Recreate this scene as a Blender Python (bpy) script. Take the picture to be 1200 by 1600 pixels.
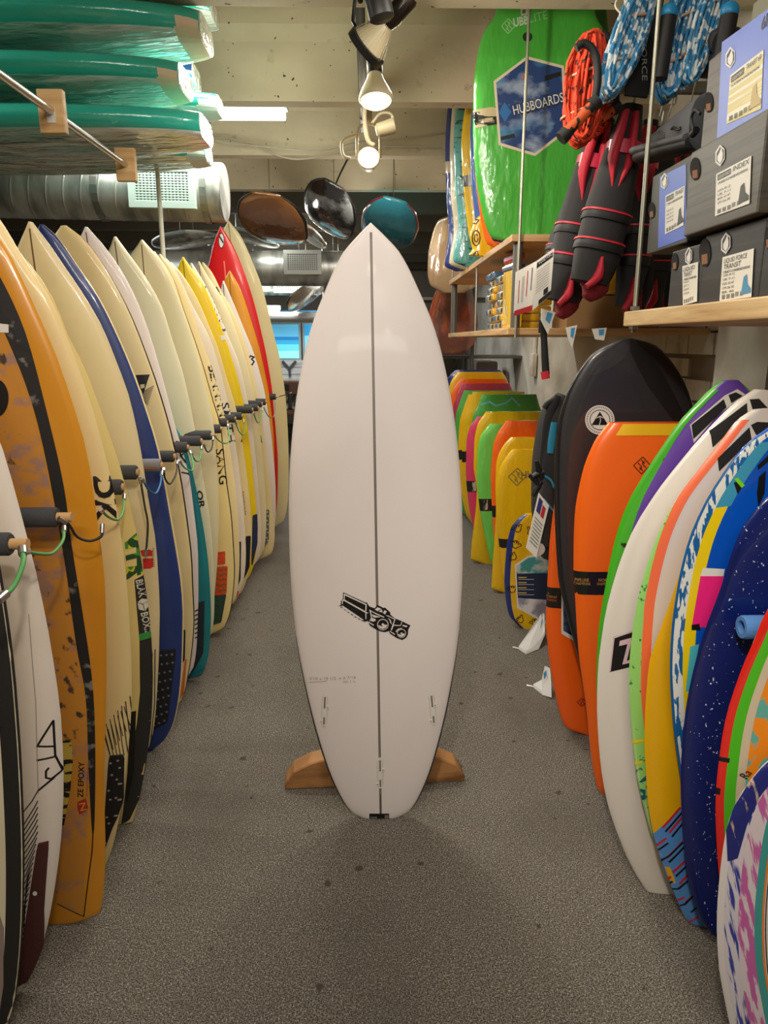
import bpy, bmesh, math, random
from mathutils import Vector, Matrix, Euler
from mathutils.geometry import tessellate_polygon
random.seed(7)
for o in list(bpy.data.objects): bpy.data.objects.remove(o)
C = bpy.context.scene.collection
S = bpy.context.scene
PI = math.pi

# ------------------------------------------------------------ camera
CAM_H = 1.48; FPX = 1109.0; PITCH = math.radians(13.6); YAW = math.atan(22/1141.)
cd = bpy.data.cameras.new('camera'); cam = bpy.data.objects.new('camera', cd); C.objects.link(cam)
cam.location = (0, 0, CAM_H); cam.rotation_euler = (PI/2-PITCH, 0, -YAW)
cd.sensor_fit = 'VERTICAL'; cd.sensor_height = 36; cd.lens = FPX/1600*36; cd.clip_start = .02
S.camera = cam

# ------------------------------------------------------------ world, exposure, lamps
w = bpy.data.worlds.new('world'); S.world = w; w.use_nodes = True
bg = w.node_tree.nodes['Background']; bg.inputs[0].default_value = (1, .93, .82, 1); bg.inputs[1].default_value = .17
S.view_settings.view_transform = 'Standard'; S.view_settings.look = 'None'
S.view_settings.gamma = 1; S.view_settings.use_curve_mapping = False
S.view_settings.exposure = -0.08

def area(loc, sx, sy, power, col=(1, .89, .76), rot=(0, 0, 0)):
    l = bpy.data.lights.new('area_lamp', 'AREA'); l.shape = 'RECTANGLE'; l.size = sx; l.size_y = sy
    l.energy = power; l.color = col
    o = bpy.data.objects.new('area_lamp', l); C.objects.link(o); o.location = loc; o.rotation_euler = rot
    return o
WARM = (1, .92, .82)
# rows of ceiling fluorescent fittings over the aisles, then a tilted added fill
area((-.1, 1.5, 2.56), 1.2, .12, 12, WARM)
area((-.3, 3.25, 2.56), 1.2, .12, 16, WARM)
area((-.55, 4.35, 2.56), 1.2, .12, 24, WARM)
area((.3, 6.3, 2.56), 1.2, .12, 26, WARM)
area((-.6, 8.4, 2.56), 1.2, .2, 40, (.95, .97, 1))
area((-2.6, 6.3, 2.56), 1.2, .2, 34, (.92, .97, 1))
area((-2.6, 2.3, 2.9), 1.2, .2, 30, WARM)
area((.0, -.9, 2.56), 1.4, .2, 30, WARM, (math.radians(32), 0, 0))  # tilted soft fill added behind the camera, stands for no fitting
def spot(loc, target, power, size=70, col=(1, .89, .76), blend=.6):
    l = bpy.data.lights.new('spot_lamp', 'SPOT'); l.energy = power; l.spot_size = math.radians(size); l.spot_blend = blend
    l.color = col; l.shadow_soft_size = .05
    o = bpy.data.objects.new('spot_lamp', l); C.objects.link(o); o.location = loc
    o.rotation_euler = (Vector(target)-Vector(loc)).to_track_quat('-Z', 'Y').to_euler()
spot((-.1, 2.3, 2.3), (-1.0, 3.4, 1.0), 22, 90)
spot((0, .9, 2.4), (.05, 2.1, 1.2), 7, 80, blend=1)  # spot added to lift the white centre board
spot((-.2, -.2, 2.4), (.95, 1.5, .75), 135, 58, blend=1)  # extra spot added behind the camera to brighten the right skimboards
spot((.2, -.2, 2.4), (-.95, 1.6, 1.0), 52, 62, blend=1)  # matching spot added to brighten the near left boards
spot((0, 2.0, 2.3), (.8, 3.1, 2.1), 40, 80)
def bulb(loc, power, col=WARM, r=.12):
    l = bpy.data.lights.new('tube_fill_lamp', 'POINT'); l.energy = power; l.color = col; l.shadow_soft_size = r
    o = bpy.data.objects.new('tube_fill_lamp', l); C.objects.link(o); o.location = loc
bulb((-.45, 3.2, 2.5), 8, (1, .93, .78)); bulb((.3, 2.2, 2.5), 5, (1, .93, .8)); bulb((-.5, 4.4, 2.5), 4, (.97, 1, .93)); bulb((-1.6, 5.5, 2.5), 6, (.97, 1, .93)); bulb((-.9, 7.2, 2.5), 8, (.97, 1, .95)); bulb((.0, 5.3, 2.3), 9, (1, .93, .82)); bulb((.1, .3, 2.5), 8, (1, .93, .8))  # bare tubes as points, plus bulbs added to brighten the beams and wall

# ------------------------------------------------------------ pixel -> world (design helper; every result is a real point at a real depth)
ct, st, cp, sp = math.cos(PITCH), math.sin(PITCH), math.cos(YAW), math.sin(YAW)
EYE = Vector((0, 0, CAM_H))
def ray(px, py):
    return Vector((sp*ct, cp*ct, -st)) + Vector((cp, -sp, 0))*((px-600)/FPX) + Vector((sp*st, cp*st, ct))*((800-py)/FPX)
def PY(px, py, Y): d = ray(px, py); return EYE + d*(Y/d.y)
def PX(px, py, X): d = ray(px, py); return EYE + d*(X/d.x)
def PZ(px, py, z): d = ray(px, py); return EYE + d*((z-CAM_H)/d.z)

# ------------------------------------------------------------ materials
def lin(c):
    return tuple(((v/255)/12.92 if v/255 <= .04045 else ((v/255+.055)/1.055)**2.4) for v in c[:3]) + (1,)
MATS = {}
def mat(name, rgb, rough=.5, metal=0, coat=0, mix=None, bump=None, emit=0, alpha=1, trans=0, spec=.5, gmix=None):
    """mix=(rgb2, scale|(sx,sy,sz), lo, hi[, detail]) noise mottling; bump=(scale|(..), strength)"""
    if name in MATS: return MATS[name]
    m = bpy.data.materials.new(name); MATS[name] = m; m.use_nodes = True
    nt = m.node_tree; b = nt.nodes['Principled BSDF']
    b.inputs['Base Color'].default_value = lin(rgb); b.inputs['Roughness'].default_value = rough
    b.inputs['Metallic'].default_value = metal; b.inputs['Coat Weight'].default_value = coat
    b.inputs['Coat Roughness'].default_value = .06; b.inputs['Specular IOR Level'].default_value = spec
    b.inputs['Alpha'].default_value = alpha; b.inputs['Transmission Weight'].default_value = trans
    if emit:
        b.inputs['Emission Color'].default_value = lin(rgb); b.inputs['Emission Strength'].default_value = emit
    def noise(sc, det=4):
        tc = nt.nodes.new('ShaderNodeTexCoord'); mp = nt.nodes.new('ShaderNodeMapping')
        mp.inputs['Scale'].default_value = sc if isinstance(sc, tuple) else (sc,)*3
        n = nt.nodes.new('ShaderNodeTexNoise'); n.inputs['Scale'].default_value = 1; n.inputs['Detail'].default_value = det
        nt.links.new(tc.outputs['Object'], mp.inputs[0]); nt.links.new(mp.outputs[0], n.inputs['Vector']); return n
    cur = None
    for mx in ([mix] if mix and not isinstance(mix, list) else (mix or [])):
        n = noise(mx[1], mx[4] if len(mx) > 4 else 4)
        r = nt.nodes.new('ShaderNodeMapRange'); r.inputs['From Min'].default_value = mx[2]; r.inputs['From Max'].default_value = mx[3]
        nt.links.new(n.outputs['Fac'], r.inputs['Value'])
        k = nt.nodes.new('ShaderNodeMix'); k.data_type = 'RGBA'
        nt.links.new(r.outputs[0], k.inputs['Factor'])
        if cur is None: k.inputs['A'].default_value = lin(rgb)
        else: nt.links.new(cur, k.inputs['A'])
        k.inputs['B'].default_value = lin(mx[0]); cur = k.outputs['Result']
    if cur is not None: nt.links.new(cur, b.inputs['Base Color'])
    if bump:
        n = noise(bump[0], 3); bp = nt.nodes.new('ShaderNodeBump'); bp.inputs['Strength'].default_value = bump[1]
        bp.inputs['Distance'].default_value = bump[2] if len(bump) > 2 else .01
        nt.links.new(n.outputs['Fac'], bp.inputs['Height']); nt.links.new(bp.outputs[0], b.inputs['Normal'])
        if coat: nt.links.new(bp.outputs[0], b.inputs['Coat Normal'])
    return m
def flat(rgb, rough=.5, coat=0): return mat('print_%d_%d_%d_%d' % (rgb[0], rgb[1], rgb[2], int(rough*100)+int(coat*10)), rgb, rough, coat=coat)
BLACK = flat((16, 16, 17), .45); WHITE = flat((225, 222, 215), .45)
M_FOAM = mat('grey_foam_sleeve', (58, 58, 60), .95, bump=(300, .5, .002))
M_CHROME = mat('steel', (200, 200, 198), .3, 1)
M_PLY = mat('plywood', (205, 170, 118), .55, mix=((170, 130, 80), (3, 60, 40), .4, .7))
M_PAD = mat('black_traction', (18, 18, 20), .8, bump=(220, .6, .002))

# ------------------------------------------------------------ mesh helpers
def link(name, me, m=None, parent=None, smooth=False):
    o = bpy.data.objects.new(name, me); C.objects.link(o)
    for mm in (m if isinstance(m, (list, tuple)) else [m]):
        if mm and not (hasattr(me, 'materials') and len(me.materials) > 8): me.materials.append(mm)
    if smooth:
        for p in me.polygons: p.use_smooth = True
    if parent: o.parent = parent
    return o
def mesh(name, vs, fs, m=None, parent=None, smooth=False, idx=None, sharp=None):
    me = bpy.data.meshes.new(name); me.from_pydata([tuple(v) for v in vs], [], fs); me.update()
    bm = bmesh.new(); bm.from_mesh(me); bmesh.ops.recalc_face_normals(bm, faces=bm.faces); bm.to_mesh(me); bm.free()
    o = link(name, me, m, parent, smooth)
    if idx:
        for p, i in zip(me.polygons, idx): p.material_index = i
    if smooth and sharp: me.set_sharp_from_angle(angle=math.radians(sharp))
    return o
def frombm(name, bm, m=None, parent=None, smooth=False, sharp=None):
    me = bpy.data.meshes.new(name); bm.to_mesh(me); bm.free(); o = link(name, me, m, parent, smooth)
    if smooth and sharp: me.set_sharp_from_angle(angle=math.radians(sharp))
    return o
def bm_box(bm, a, b, bev=0, mtx=None):
    r = bmesh.ops.create_cube(bm, size=1)['verts']
    a, b = Vector(a), Vector(b); c = (a+b)/2; d = b-a
    for v in r: v.co = Vector((v.co.x*d.x, v.co.y*d.y, v.co.z*d.z)) + c
    if bev:
        es = list({e for v in r for e in v.link_edges})
        r2 = bmesh.ops.bevel(bm, geom=es, offset=bev, segments=2, affect='EDGES', profile=.6)
        r = list({v for f in r2['faces'] for v in f.verts} | {v for v in r if v.is_valid})
    if mtx:
        for v in r: v.co = mtx @ v.co
    return bm
def box(name, a, b, m, parent=None, bev=0, mtx=None):
    bm = bmesh.new(); bm_box(bm, a, b, bev, mtx); return frombm(name, bm, m, parent)
def bm_tube(bm, pts, r, seg=8, cap=True):
    pts = [Vector(p) for p in pts]; n = len(pts); rs = r if isinstance(r, (list, tuple)) else [r]*n
    rings = []; up = None
    for i, p in enumerate(pts):
        t = (pts[min(i+1, n-1)] - pts[max(i-1, 0)]).normalized()
        if up is None: up = Vector((0, 0, 1)) if abs(t.z) < .9 else Vector((1, 0, 0))
        s = t.cross(up).normalized(); up = s.cross(t).normalized()
        rings.append([bm.verts.new(p + (s*math.cos(2*PI*k/seg) + up*math.sin(2*PI*k/seg))*rs[i]) for k in range(seg)])
    for i in range(n-1):
        for k in range(seg):
            bm.faces.new((rings[i][k], rings[i][(k+1) % seg], rings[i+1][(k+1) % seg], rings[i+1][k]))
    if cap: bm.faces.new(rings[0][::-1]); bm.faces.new(rings[-1])
def tube(name, pts, r, m, parent=None, seg=8, smooth=True):
    bm = bmesh.new(); bm_tube(bm, pts, r, seg); return frombm(name, bm, m, parent, smooth, 50)
def catmull(pts, n=6):
    pts = [Vector(p) for p in pts]; q = [pts[0]*2-pts[1]] + pts + [pts[-1]*2-pts[-2]]; out = []
    for i in range(1, len(q)-2):
        for k in range(n):
            t = k/n; a, b, c, d = q[i-1:i+3]
            out.append(.5*((2*b) + (c-a)*t + (2*a-5*b+4*c-d)*t*t + (3*b-a-3*c+d)*t**3))
    return out + [pts[-1]]
def tag(o, label, cat, group=None, kind=None):
    if label: o['label'] = label
    if cat: o['category'] = cat
    if group: o['group'] = group
    if kind: o['kind'] = kind
    return o
def empty(name, loc, label, cat, group=None, rz=0):
    o = bpy.data.objects.new(name, None); C.objects.link(o); o.location = loc; o.rotation_euler = (0, 0, rz)
    return tag(o, label, cat, group)
def structure(o): o['kind'] = 'structure'; return o
def pchip(pts):
    pts = sorted(pts); xs = [p[0] for p in pts]; ys = [p[1] for p in pts]; n = len(xs)
    h = [xs[i+1]-xs[i] for i in range(n-1)]; d = [(ys[i+1]-ys[i])/h[i] for i in range(n-1)]
    m = [d[0]] + [0 if d[i-1]*d[i] <= 0 else 2*d[i-1]*d[i]/(d[i-1]+d[i]) for i in range(1, n-1)] + [d[-1]]
    def f(x):
        if x <= xs[0]: return ys[0]
        if x >= xs[-1]: return ys[-1]
        i = max(k for k in range(n-1) if xs[k] <= x); t = (x-xs[i])/h[i]
        return (ys[i]*(1+2*t)*(1-t)**2 + m[i]*h[i]*t*(1-t)**2 + ys[i+1]*t*t*(3-2*t) + m[i+1]*h[i]*t*t*(t-1))
    return f

# ------------------------------------------------------------ boards
class Board:
    """A board standing on its tail, face towards -Y.  Local: x across, z along the board, y through it."""
    def __init__(s, name, label, cat, group, m, origin, rot, L, outline, T=.03, nose=0, tail=0, n=2.8, e=.55, ends=.35,
                 rail=None, lean=0, rows=44, seg=36, flatend=False):
        s.L, s.T, s.nose, s.tail, s.n, s.e, s.ends = L, T, nose, tail, n, e, ends
        s.w = pchip(outline)
        s.M = Matrix.Translation(origin) @ rot.to_matrix().to_4x4(); s.Mi = s.M.inverted()
        vs, fs, idx = [], [], []
        V = s.V = [.5-.5*math.cos(PI*i/rows) for i in range(rows+1)]
        h_ = seg//2; s.U = [-math.cos(PI*k/h_) for k in range(h_+1)]
        s.Wv = [s.w(v) for v in V]; s.Y0 = [[[s.sy(u, v, sd) for u in s.U] for v in V] for sd in (-1, 1)]
        for v in V:
            for k in range(seg):
                a = 2*PI*k/seg; u = math.cos(a)
                vs.append((u*s.w(v), s.sy(u, v, 1 if math.sin(a) >= 0 else -1), v*L))
        for i in range(rows):
            for k in range(seg):
                k2 = (k+1) % seg
                fs.append((i*seg+k, i*seg+k2, (i+1)*seg+k2, (i+1)*seg+k))
                um = (math.cos(2*PI*k/seg)+math.cos(2*PI*(k+1)/seg))/2
                front = math.sin(2*PI*(k+.5)/seg) < 0
                j = 0
                if rail and abs(um) > rail[1] and V[i] < (rail[2] if len(rail) > 2 else 2): j = 1
                if rail and len(rail) > 3 and rail[3] and not front: j = 1
                idx.append(j)
        fs.append(tuple(range(seg))); idx.append(0)
        fs.append(tuple(rows*seg+k for k in range(seg))[::-1]); idx.append(0)
        mats = [m] + ([rail[0]] if rail else [])
        s.o = mesh(name, vs, fs, mats, None, True, idx, 60 if not flatend else 40)
        s.o.matrix_world = s.M
        tag(s.o, label, cat, group)
    def rock(s, v):
        return s.nose*(max(0, (v-.45)/.55))**2.4 + s.tail*(max(0, (.35-v)/.35))**2
    def tt(s, v):
        return s.T*(s.ends+(1-s.ends)*max(0, math.sin(PI*min(1, max(0, v))))**.6)
    def sy(s, u, v, side=-1):
        u = min(1, abs(u)); return s.rock(v) + side*s.tt(v)*max(0, 1-u**s.n)**s.e
    def on(s, x, z, off=.0008, side=-1):
        v = min(.9995, max(.0005, z/s.L)); R_ = len(s.V)-1
        i = min(R_-1, int(math.acos(1-2*v)/PI*R_)); t = (v-s.V[i])/(s.V[i+1]-s.V[i])
        ww = s.Wv[i]*(1-t)+s.Wv[i+1]*t; x = max(-ww, min(ww, x)); u = x/ww; h_ = len(s.U)-1
        k = min(h_-1, int(math.acos(max(-1, min(1, -u)))/PI*h_)); q = (u-s.U[k])/(s.U[k+1]-s.U[k]); T_ = s.Y0[0 if side < 0 else 1]
        y = (T_[i][k]*(1-q)+T_[i][k+1]*q)*(1-t)+(T_[i+1][k]*(1-q)+T_[i+1][k+1]*q)*t
        return (x+(math.copysign(off*.8, u) if abs(u) > .93 else 0), y+side*off, v*s.L)
    def px(s, px, py):
        """photo pixel -> local (x,z) on the front face"""
        d = s.Mi.to_3x3() @ ray(px, py); e = s.Mi @ EYE; y = 0; p = e
        for _ in range(4):
            p = e + d*((y-e.y)/d.y); v = p.z/s.L; ww = max(.01, s.w(v)); y = s.sy(max(-.95, min(.95, p.x/ww)), min(1, max(0, v)))
        return (p.x, p.z)
    def patch(s, name, m, v0, v1, fl, fr, off=.0008, thick=0, nu=6, nv=24, u=True, label=None, side=-1):
        fl = fl if callable(fl) else (lambda v, q=fl: q); fr = fr if callable(fr) else (lambda v, q=fr: q)
        vs, fs = [], []
        for i in range(nv+1):
            v = v0+(v1-v0)*i/nv; k = s.w(v) if u else 1
            for j in range(nu+1):
                vs.append(s.on((fl(v)+(fr(v)-fl(v))*j/nu)*k, v*s.L, off+thick, side))
        W_ = nu+1
        for i in range(nv):
            for j in range(nu): fs.append((i*W_+j, i*W_+j+1, (i+1)*W_+j+1, (i+1)*W_+j))
        if thick:
            n0 = len(vs); rim = [j for j in range(W_)] + [i*W_+nu for i in range(1, nv+1)] + [nv*W_+j for j in range(nu-1, -1, -1)] + [i*W_ for i in range(nv-1, 0, -1)]
            for r in rim: x, y, z = vs[r]; vs.append((x, y-side*(thick+off*2), z))
            for q in range(len(rim)): fs.append((rim[q], rim[(q+1) % len(rim)], n0+(q+1) % len(rim), n0+q))
        o = mesh(name, vs, fs, m, s.o, not thick)
        if label: o['label'] = label
        return o
    def poly(s, name, m, pts, off=.0008, thick=0, label=None, maxlen=.06):
        polys = pts if isinstance(pts[0][0], (tuple, list)) else [pts]
        bm = bmesh.new()
        for pl in polys:
            if len(pl) < 3: continue
            tris = tessellate_polygon([[Vector((p[0], p[1], 0)) for p in pl]])
            vv = [bm.verts.new((p[0], 0, p[1])) for p in pl]
            for t in tris:
                try: bm.faces.new([vv[i] for i in t])
                except ValueError: pass
        def bad(e):
            L_ = e.calc_length()
            if L_ > maxlen: return True
            if L_ < .006: return False
            a, b = e.verts[0].co, e.verts[1].co; m_ = (a+b)/2
            return abs(s.on(m_.x, m_.z, 0)[1]-(s.on(a.x, a.z, 0)[1]+s.on(b.x, b.z, 0)[1])/2) > .0004
        for _ in range(6):
            es = [e for e in bm.edges if bad(e)]
            if not es: break
            bmesh.ops.subdivide_edges(bm, edges=es, cuts=1, use_grid_fill=False); bmesh.ops.triangulate(bm, faces=bm.faces)
        bmesh.ops.recalc_face_normals(bm, faces=bm.faces)
        if thick:
            top = list(bm.faces)
            r = bmesh.ops.extrude_face_region(bm, geom=top); tv = {v for v in r['geom'] if isinstance(v, bmesh.types.BMVert)}
            for v in bm.verts: x, y, z = s.on(v.co.x, v.co.z, off+(thick if v in tv else 0)); v.co = (x, y, z)
        else:
            for v in bm.verts: v.co = s.on(v.co.x, v.co.z, off)
        bmesh.ops.recalc_face_normals(bm, faces=bm.faces)
        o = frombm(name, bm, m, s.o)
        if label: o['label'] = label
        return o
    def ppx(s, name, m, pts, **k):
        if k.pop('smooth', 0):
            n = len(pts); out = []
            for i in range(n):
                a, b, c, d = [Vector(pts[(i+j) % n]) for j in (-1, 0, 1, 2)]
                for q in range(4):
                    t = q/4; p = .5*((2*b)+(c-a)*t+(2*a-5*b+4*c-d)*t*t+(3*b-a-3*c+d)*t**3); out.append((p.x, p.y))
            pts = out
        if isinstance(pts[0][0], (tuple, list)): return s.poly(name, m, [[s.px(*p) for p in q] for q in pts], **k)
        return s.poly(name, m, [s.px(*p) for p in pts], **k)
    def lines(s, name, m, segs, wd=.003, **k):
        """segs: list of polylines in photo pixels"""
        out = []
        for sg in segs:
            q = [Vector(s.px(*p)) for p in sg]
            for a, b in zip(q, q[1:]):
                d = (b-a); 
                if d.length < 1e-5: continue
                d.normalize(); nn = Vector((-d.y, d.x))*wd/2; e = d*wd*.3
                out.append([tuple(a-nn-e), tuple(b-nn+e), tuple(b+nn+e), tuple(a+nn-e)])
        return s.poly(name, m, out, **k)
    def text(s, name, m, body, p0, p1, hgt, off=.0012, label=None, bold=.0, sx=1):
        """text whose baseline runs from photo pixel p0 to p1, capital height hgt in metres"""
        a, b = Vector(s.px(*p0)), Vector(s.px(*p1))
        if hgt < 0:
            u_ = Vector((-(b-a).y, (b-a).x)).normalized()*hgt; a += u_; b += u_; hgt = -hgt
        vs, fs, wd = glyphs(body, bold)
        if not vs: return
        ax = (b-a)/wd; up = Vector((-(b-a).y, (b-a).x)).normalized()*hgt
        o = mesh(name, [s.on(*(a+ax*x+up*y), off) for x, y in vs], fs, m, s.o)
        if label: o['label'] = label
        return o
def glyphs(body, bold=0):
    c = bpy.data.curves.new('t', 'FONT'); c.body = body; c.size = 1; c.resolution_u = 3; c.offset = bold; c.fill_mode = 'FRONT'
    o = bpy.data.objects.new('t', c); C.objects.link(o); dg = bpy.context.evaluated_depsgraph_get(); dg.update()
    me = bpy.data.meshes.new_from_object(o.evaluated_get(dg)); vs = [(v.co.x, v.co.y) for v in me.vertices]; fs = [tuple(p.vertices) for p in me.polygons]
    bpy.data.objects.remove(o); bpy.data.curves.remove(c); bpy.data.meshes.remove(me)
    if not vs: return [], [], 1
    x0 = min(v[0] for v in vs); x1 = max(v[0] for v in vs); y1 = max(.7, 0)
    return [((x-x0), y/y1) for x, y in vs], fs, max(1e-3, x1-x0)
def text3(name, m, body, origin, ex, ez, width, hgt, parent=None, bold=0, nrm=None):
    """flat lettering: origin, unit vectors along and up, world coords"""
    vs, fs, wd = glyphs(body, bold); ex, ez = Vector(ex), Vector(ez)
    vs = [Vector(origin)+ex*(x/wd*width)+ez*(y*hgt) for x, y in vs]
    if parent: vs = [parent.matrix_world.inverted() @ v for v in vs]
    return mesh(name, vs, fs, m, parent)

def fit_board(name, label, cat, group, m, Y, tip, edge, W=.25, side=1, tailw=None, T=.03, nose=-.05, endw=.004, endv=1.0, tilt=None, z0=0, **k):
    """edge: photo pixels down the visible rail; tip: photo pixel or world (x,z). Builds the board whose rail passes through them."""
    r1 = lambda v: nose*(max(0, (v-.45)/.55))**2.4
    t = Vector((tip[0], Y, tip[1])) if abs(tip[0]) < 5 else PY(tip[0], tip[1], Y+nose)
    L = t.z-z0; E = []
    for p in edge:
        q = PY(p[0], p[1], Y); q = PY(p[0], p[1], Y + r1(min(1, (q.z-z0)/L))); E.append((q.x, max(0.0, q.z-z0)))
    mx = max(E, key=lambda q: q[0]*side)
    sl = (t.x-(mx[0]-side*W))/(L-mx[1])
    if tilt is not None: sl = tilt
    x0 = (mx[0]-side*W) - sl*mx[1]
    if tilt is not None: t.x = x0+sl*L
    ph = math.atan(sl); Ll = L/math.cos(ph)
    o = Vector((x0, Y, z0)); rot = Euler((0, ph, 0)); Mi = (Matrix.Translation(o) @ rot.to_matrix().to_4x4()).inverted()
    out = []
    for x, z in E:
        q = Mi @ Vector((x, Y, z+z0)); v = q.z/Ll
        if .012 < v < .985: out.append((v, max(.02, side*q.x)))
    out.sort(); o2 = []
    for v, ww in out:
        if not o2 or v-o2[-1][0] > .012: o2.append((v, ww))
    lo = o2[0]
    if lo[0] > .12: o2 = [(.0, (tailw or .09)), (.03, (tailw or .09)*1.35)] + [q for q in o2 if q[0] > .05]
    else: o2 = [(0, min(tailw or 9, lo[1]*.62))] + o2
    if endw > .02: o2 = [q for q in o2 if q[0] < .96] + [(1, endw)]
    else: o2.append((1, endw))
    return Board(name, label, cat, group, m, o, rot, Ll, o2, T=T, nose=nose, **k)

# ============================================================ SETTING
M_CARPET = mat('carpet', (122, 117, 108), .95, mix=[((64, 60, 54), 300, .47, .56, 1), ((170, 163, 150), 230, .6, .68, 1), ((84, 79, 72), (2.2, 1.2, 1), .5, .85, 5), ((74, 68, 60), 18, .72, .76, 1)], bump=(330, .4, .003))
nt = M_CARPET.node_tree; M_CARPET.node_tree.nodes['Principled BSDF'].inputs['Specular IOR Level'].default_value = .15
M_CONC = mat('concrete', (206, 196, 168), .85, mix=[((178, 166, 138), (1.3, 1, 2.6), .42, .7, 6), ((150, 140, 116), 14, .64, .8, 6), ((70, 64, 52), (40, 40, 46), .745, .765, 1)], bump=(30, .25, .006))
M_WALL = mat('painted_block', (222, 216, 200), .7, mix=((164, 156, 138), (1.2, 1.2, 2), .45, .7, 5), bump=(12, .2, .01))
M_WALLG = mat('taupe_wall', (158, 146, 130), .8, mix=((140, 128, 112), 2, .4, .7))
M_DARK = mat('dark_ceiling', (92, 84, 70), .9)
structure(box('floor', (-5, -3, -.05), (2, 15, 0), M_CARPET))
structure(box('ceiling', (-5, -3, 3.1), (2, 15, 3.2), M_CONC))
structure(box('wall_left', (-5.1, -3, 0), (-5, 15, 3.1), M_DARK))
structure(box('wall_right', (1.5, -3, 0), (1.6, 15, 3.1), M_WALL))
structure(box('wall_back', (-5, 13, 0), (2, 13.1, 3.1), M_WALLG))
structure(box('wall_front', (-5, -3.1, 0), (2, -3, 3.1), M_WALL))
# concrete ceiling beams (a fillet halfway up the face)
nb = 0
for k in range(-4, 9):
    Y = 3.8+k*(1.03 if k >= 0 else 1.09)
    prof = [(0, 2.6), (.09, 2.6), (.13, 2.82), (.17, 2.9), (.17, 3.12), (-.08, 3.12), (-.08, 2.9), (-.04, 2.84)]
    vs = [(-4.99, Y+a, b) for a, b in prof]+[(1.49, Y+a, b) for a, b in prof]; n = len(prof)
    fs = [(i, (i+1) % n, n+(i+1) % n, n+i) for i in range(n)]+[tuple(range(n))[::-1], tuple(range(n, 2*n))]
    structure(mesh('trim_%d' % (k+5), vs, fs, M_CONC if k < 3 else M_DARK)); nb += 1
# pits in the nearest concrete beam
# right wall: pillar and rough blocks beneath the near shelf
pw = structure(box('trim_20', (1.32, 2.38, 0), (1.5, 2.75, 3.1), mat('pillar_paint', (196, 194, 180), .6, mix=((170, 166, 148), 6, .5, .8))))
pw2 = structure(box('trim_21', (1.42, -2.9, 0), (1.5, 2.4, 3.1), M_WALLG))
BR = mat('white_brick', (182, 178, 162), .75, mix=((150, 144, 126), 8, .5, .75))
wr = structure(box('trim_22', (1.455, 2.76, .6), (1.5, 3.75, 1.75), mat('mortar', (120, 112, 98), .9)))
for r in range(11):
    if r == 7: box('brick', (1.44, 3.25, .62+r*.1), (1.46, 3.74, .70+r*.1), BR, wr, .004); continue
    for c in range(4):
        y0 = 2.77+c*.245-(.12 if r % 2 else 0); y1 = y0+.235
        y0 = max(y0, 2.765); y1 = min(y1, 3.745)
        box('brick', (1.435-random.random()*.006, y0, .62+r*.1), (1.46, y1, .71+r*.1), BR, wr, .004)
# conduit and outlet on the far right wall
cw = structure(tube('trim_23', [PX(738, 640, 1.47), PX(742, 520, 1.47)], .012, M_WALL)); 
ob = empty('wall_socket', PX(833, 570, 1.47), 'small cream electrical box on the white block wall under the shelf', 'socket')
box('cover', (-.02, -.06, -.1), (.02, .06, .1), M_WALL, ob, .006); box('conduit', (-.005, -.02, .1), (.015, .02, .5), M_WALL, ob, .004)

# ============================================================ BACK OF THE SHOP
M_SKY = mat('mural', (80, 175, 215), .5)
def picture(name, label, cx, z0, z1, wd, Y, bands, m2=None):
    t = empty(name, (cx, Y, z0), label, 'picture', 'beach pictures on the back wall')
    box('frame', (-wd/2-.03, 0, -.03), (wd/2+.03, .03, z1-z0+.03), mat('grey_frame', (150, 165, 165), .5), t)
    h = z1-z0
    for a, b, c in bands:
        box('picture_band', (-wd/2, -.006, a*h), (wd/2, 0, b*h), mat('mural_%d_%d_%d' % c, c, .4, emit=.55), t)  # emission added to the print so the bands look backlit
    return t
A = PY(425, 560, 9.6); B = PY(466, 507, 9.6)
picture('beach_picture', 'blue beach and sea picture beside the row of surfboards', (A.x+B.x)/2-.1, A.z, B.z, B.x-A.x+.2, 9.6, [(0, .22, (150, 225, 225)), (.22, .42, (100, 208, 222)), (.42, .54, (50, 160, 205)), (.54, .64, (30, 120, 180)), (.64, 1, (90, 175, 212))])
A = PY(468, 585, 9.6); B = PY(500, 507, 9.6)
picture('beach_picture', 'tall beach picture with parasol and green shore behind the white surfboard', (A.x+B.x)/2+.07, A.z, B.z, B.x-A.x-.02, 9.62, [(0, .25, (220, 140, 90)), (.25, .36, (150, 215, 120)), (.36, .5, (235, 225, 190)), (.5, .78, (110, 200, 230)), (.78, 1, (40, 150, 205))])
A = PY(418, 491, 9.6); B = PY(505, 485, 9.6)
t = empty('blue_banner', (A.x-.1, 9.6, A.z), 'narrow blue strip banner high on the back wall', 'banner')
box('strip', (0, 0, 0), (B.x-A.x+.3, .02, B.z-A.z), mat('banner_blue', (70, 150, 205), .5, emit=.5), t)  # glow added to the strip's colour, it holds no lamp
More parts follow.
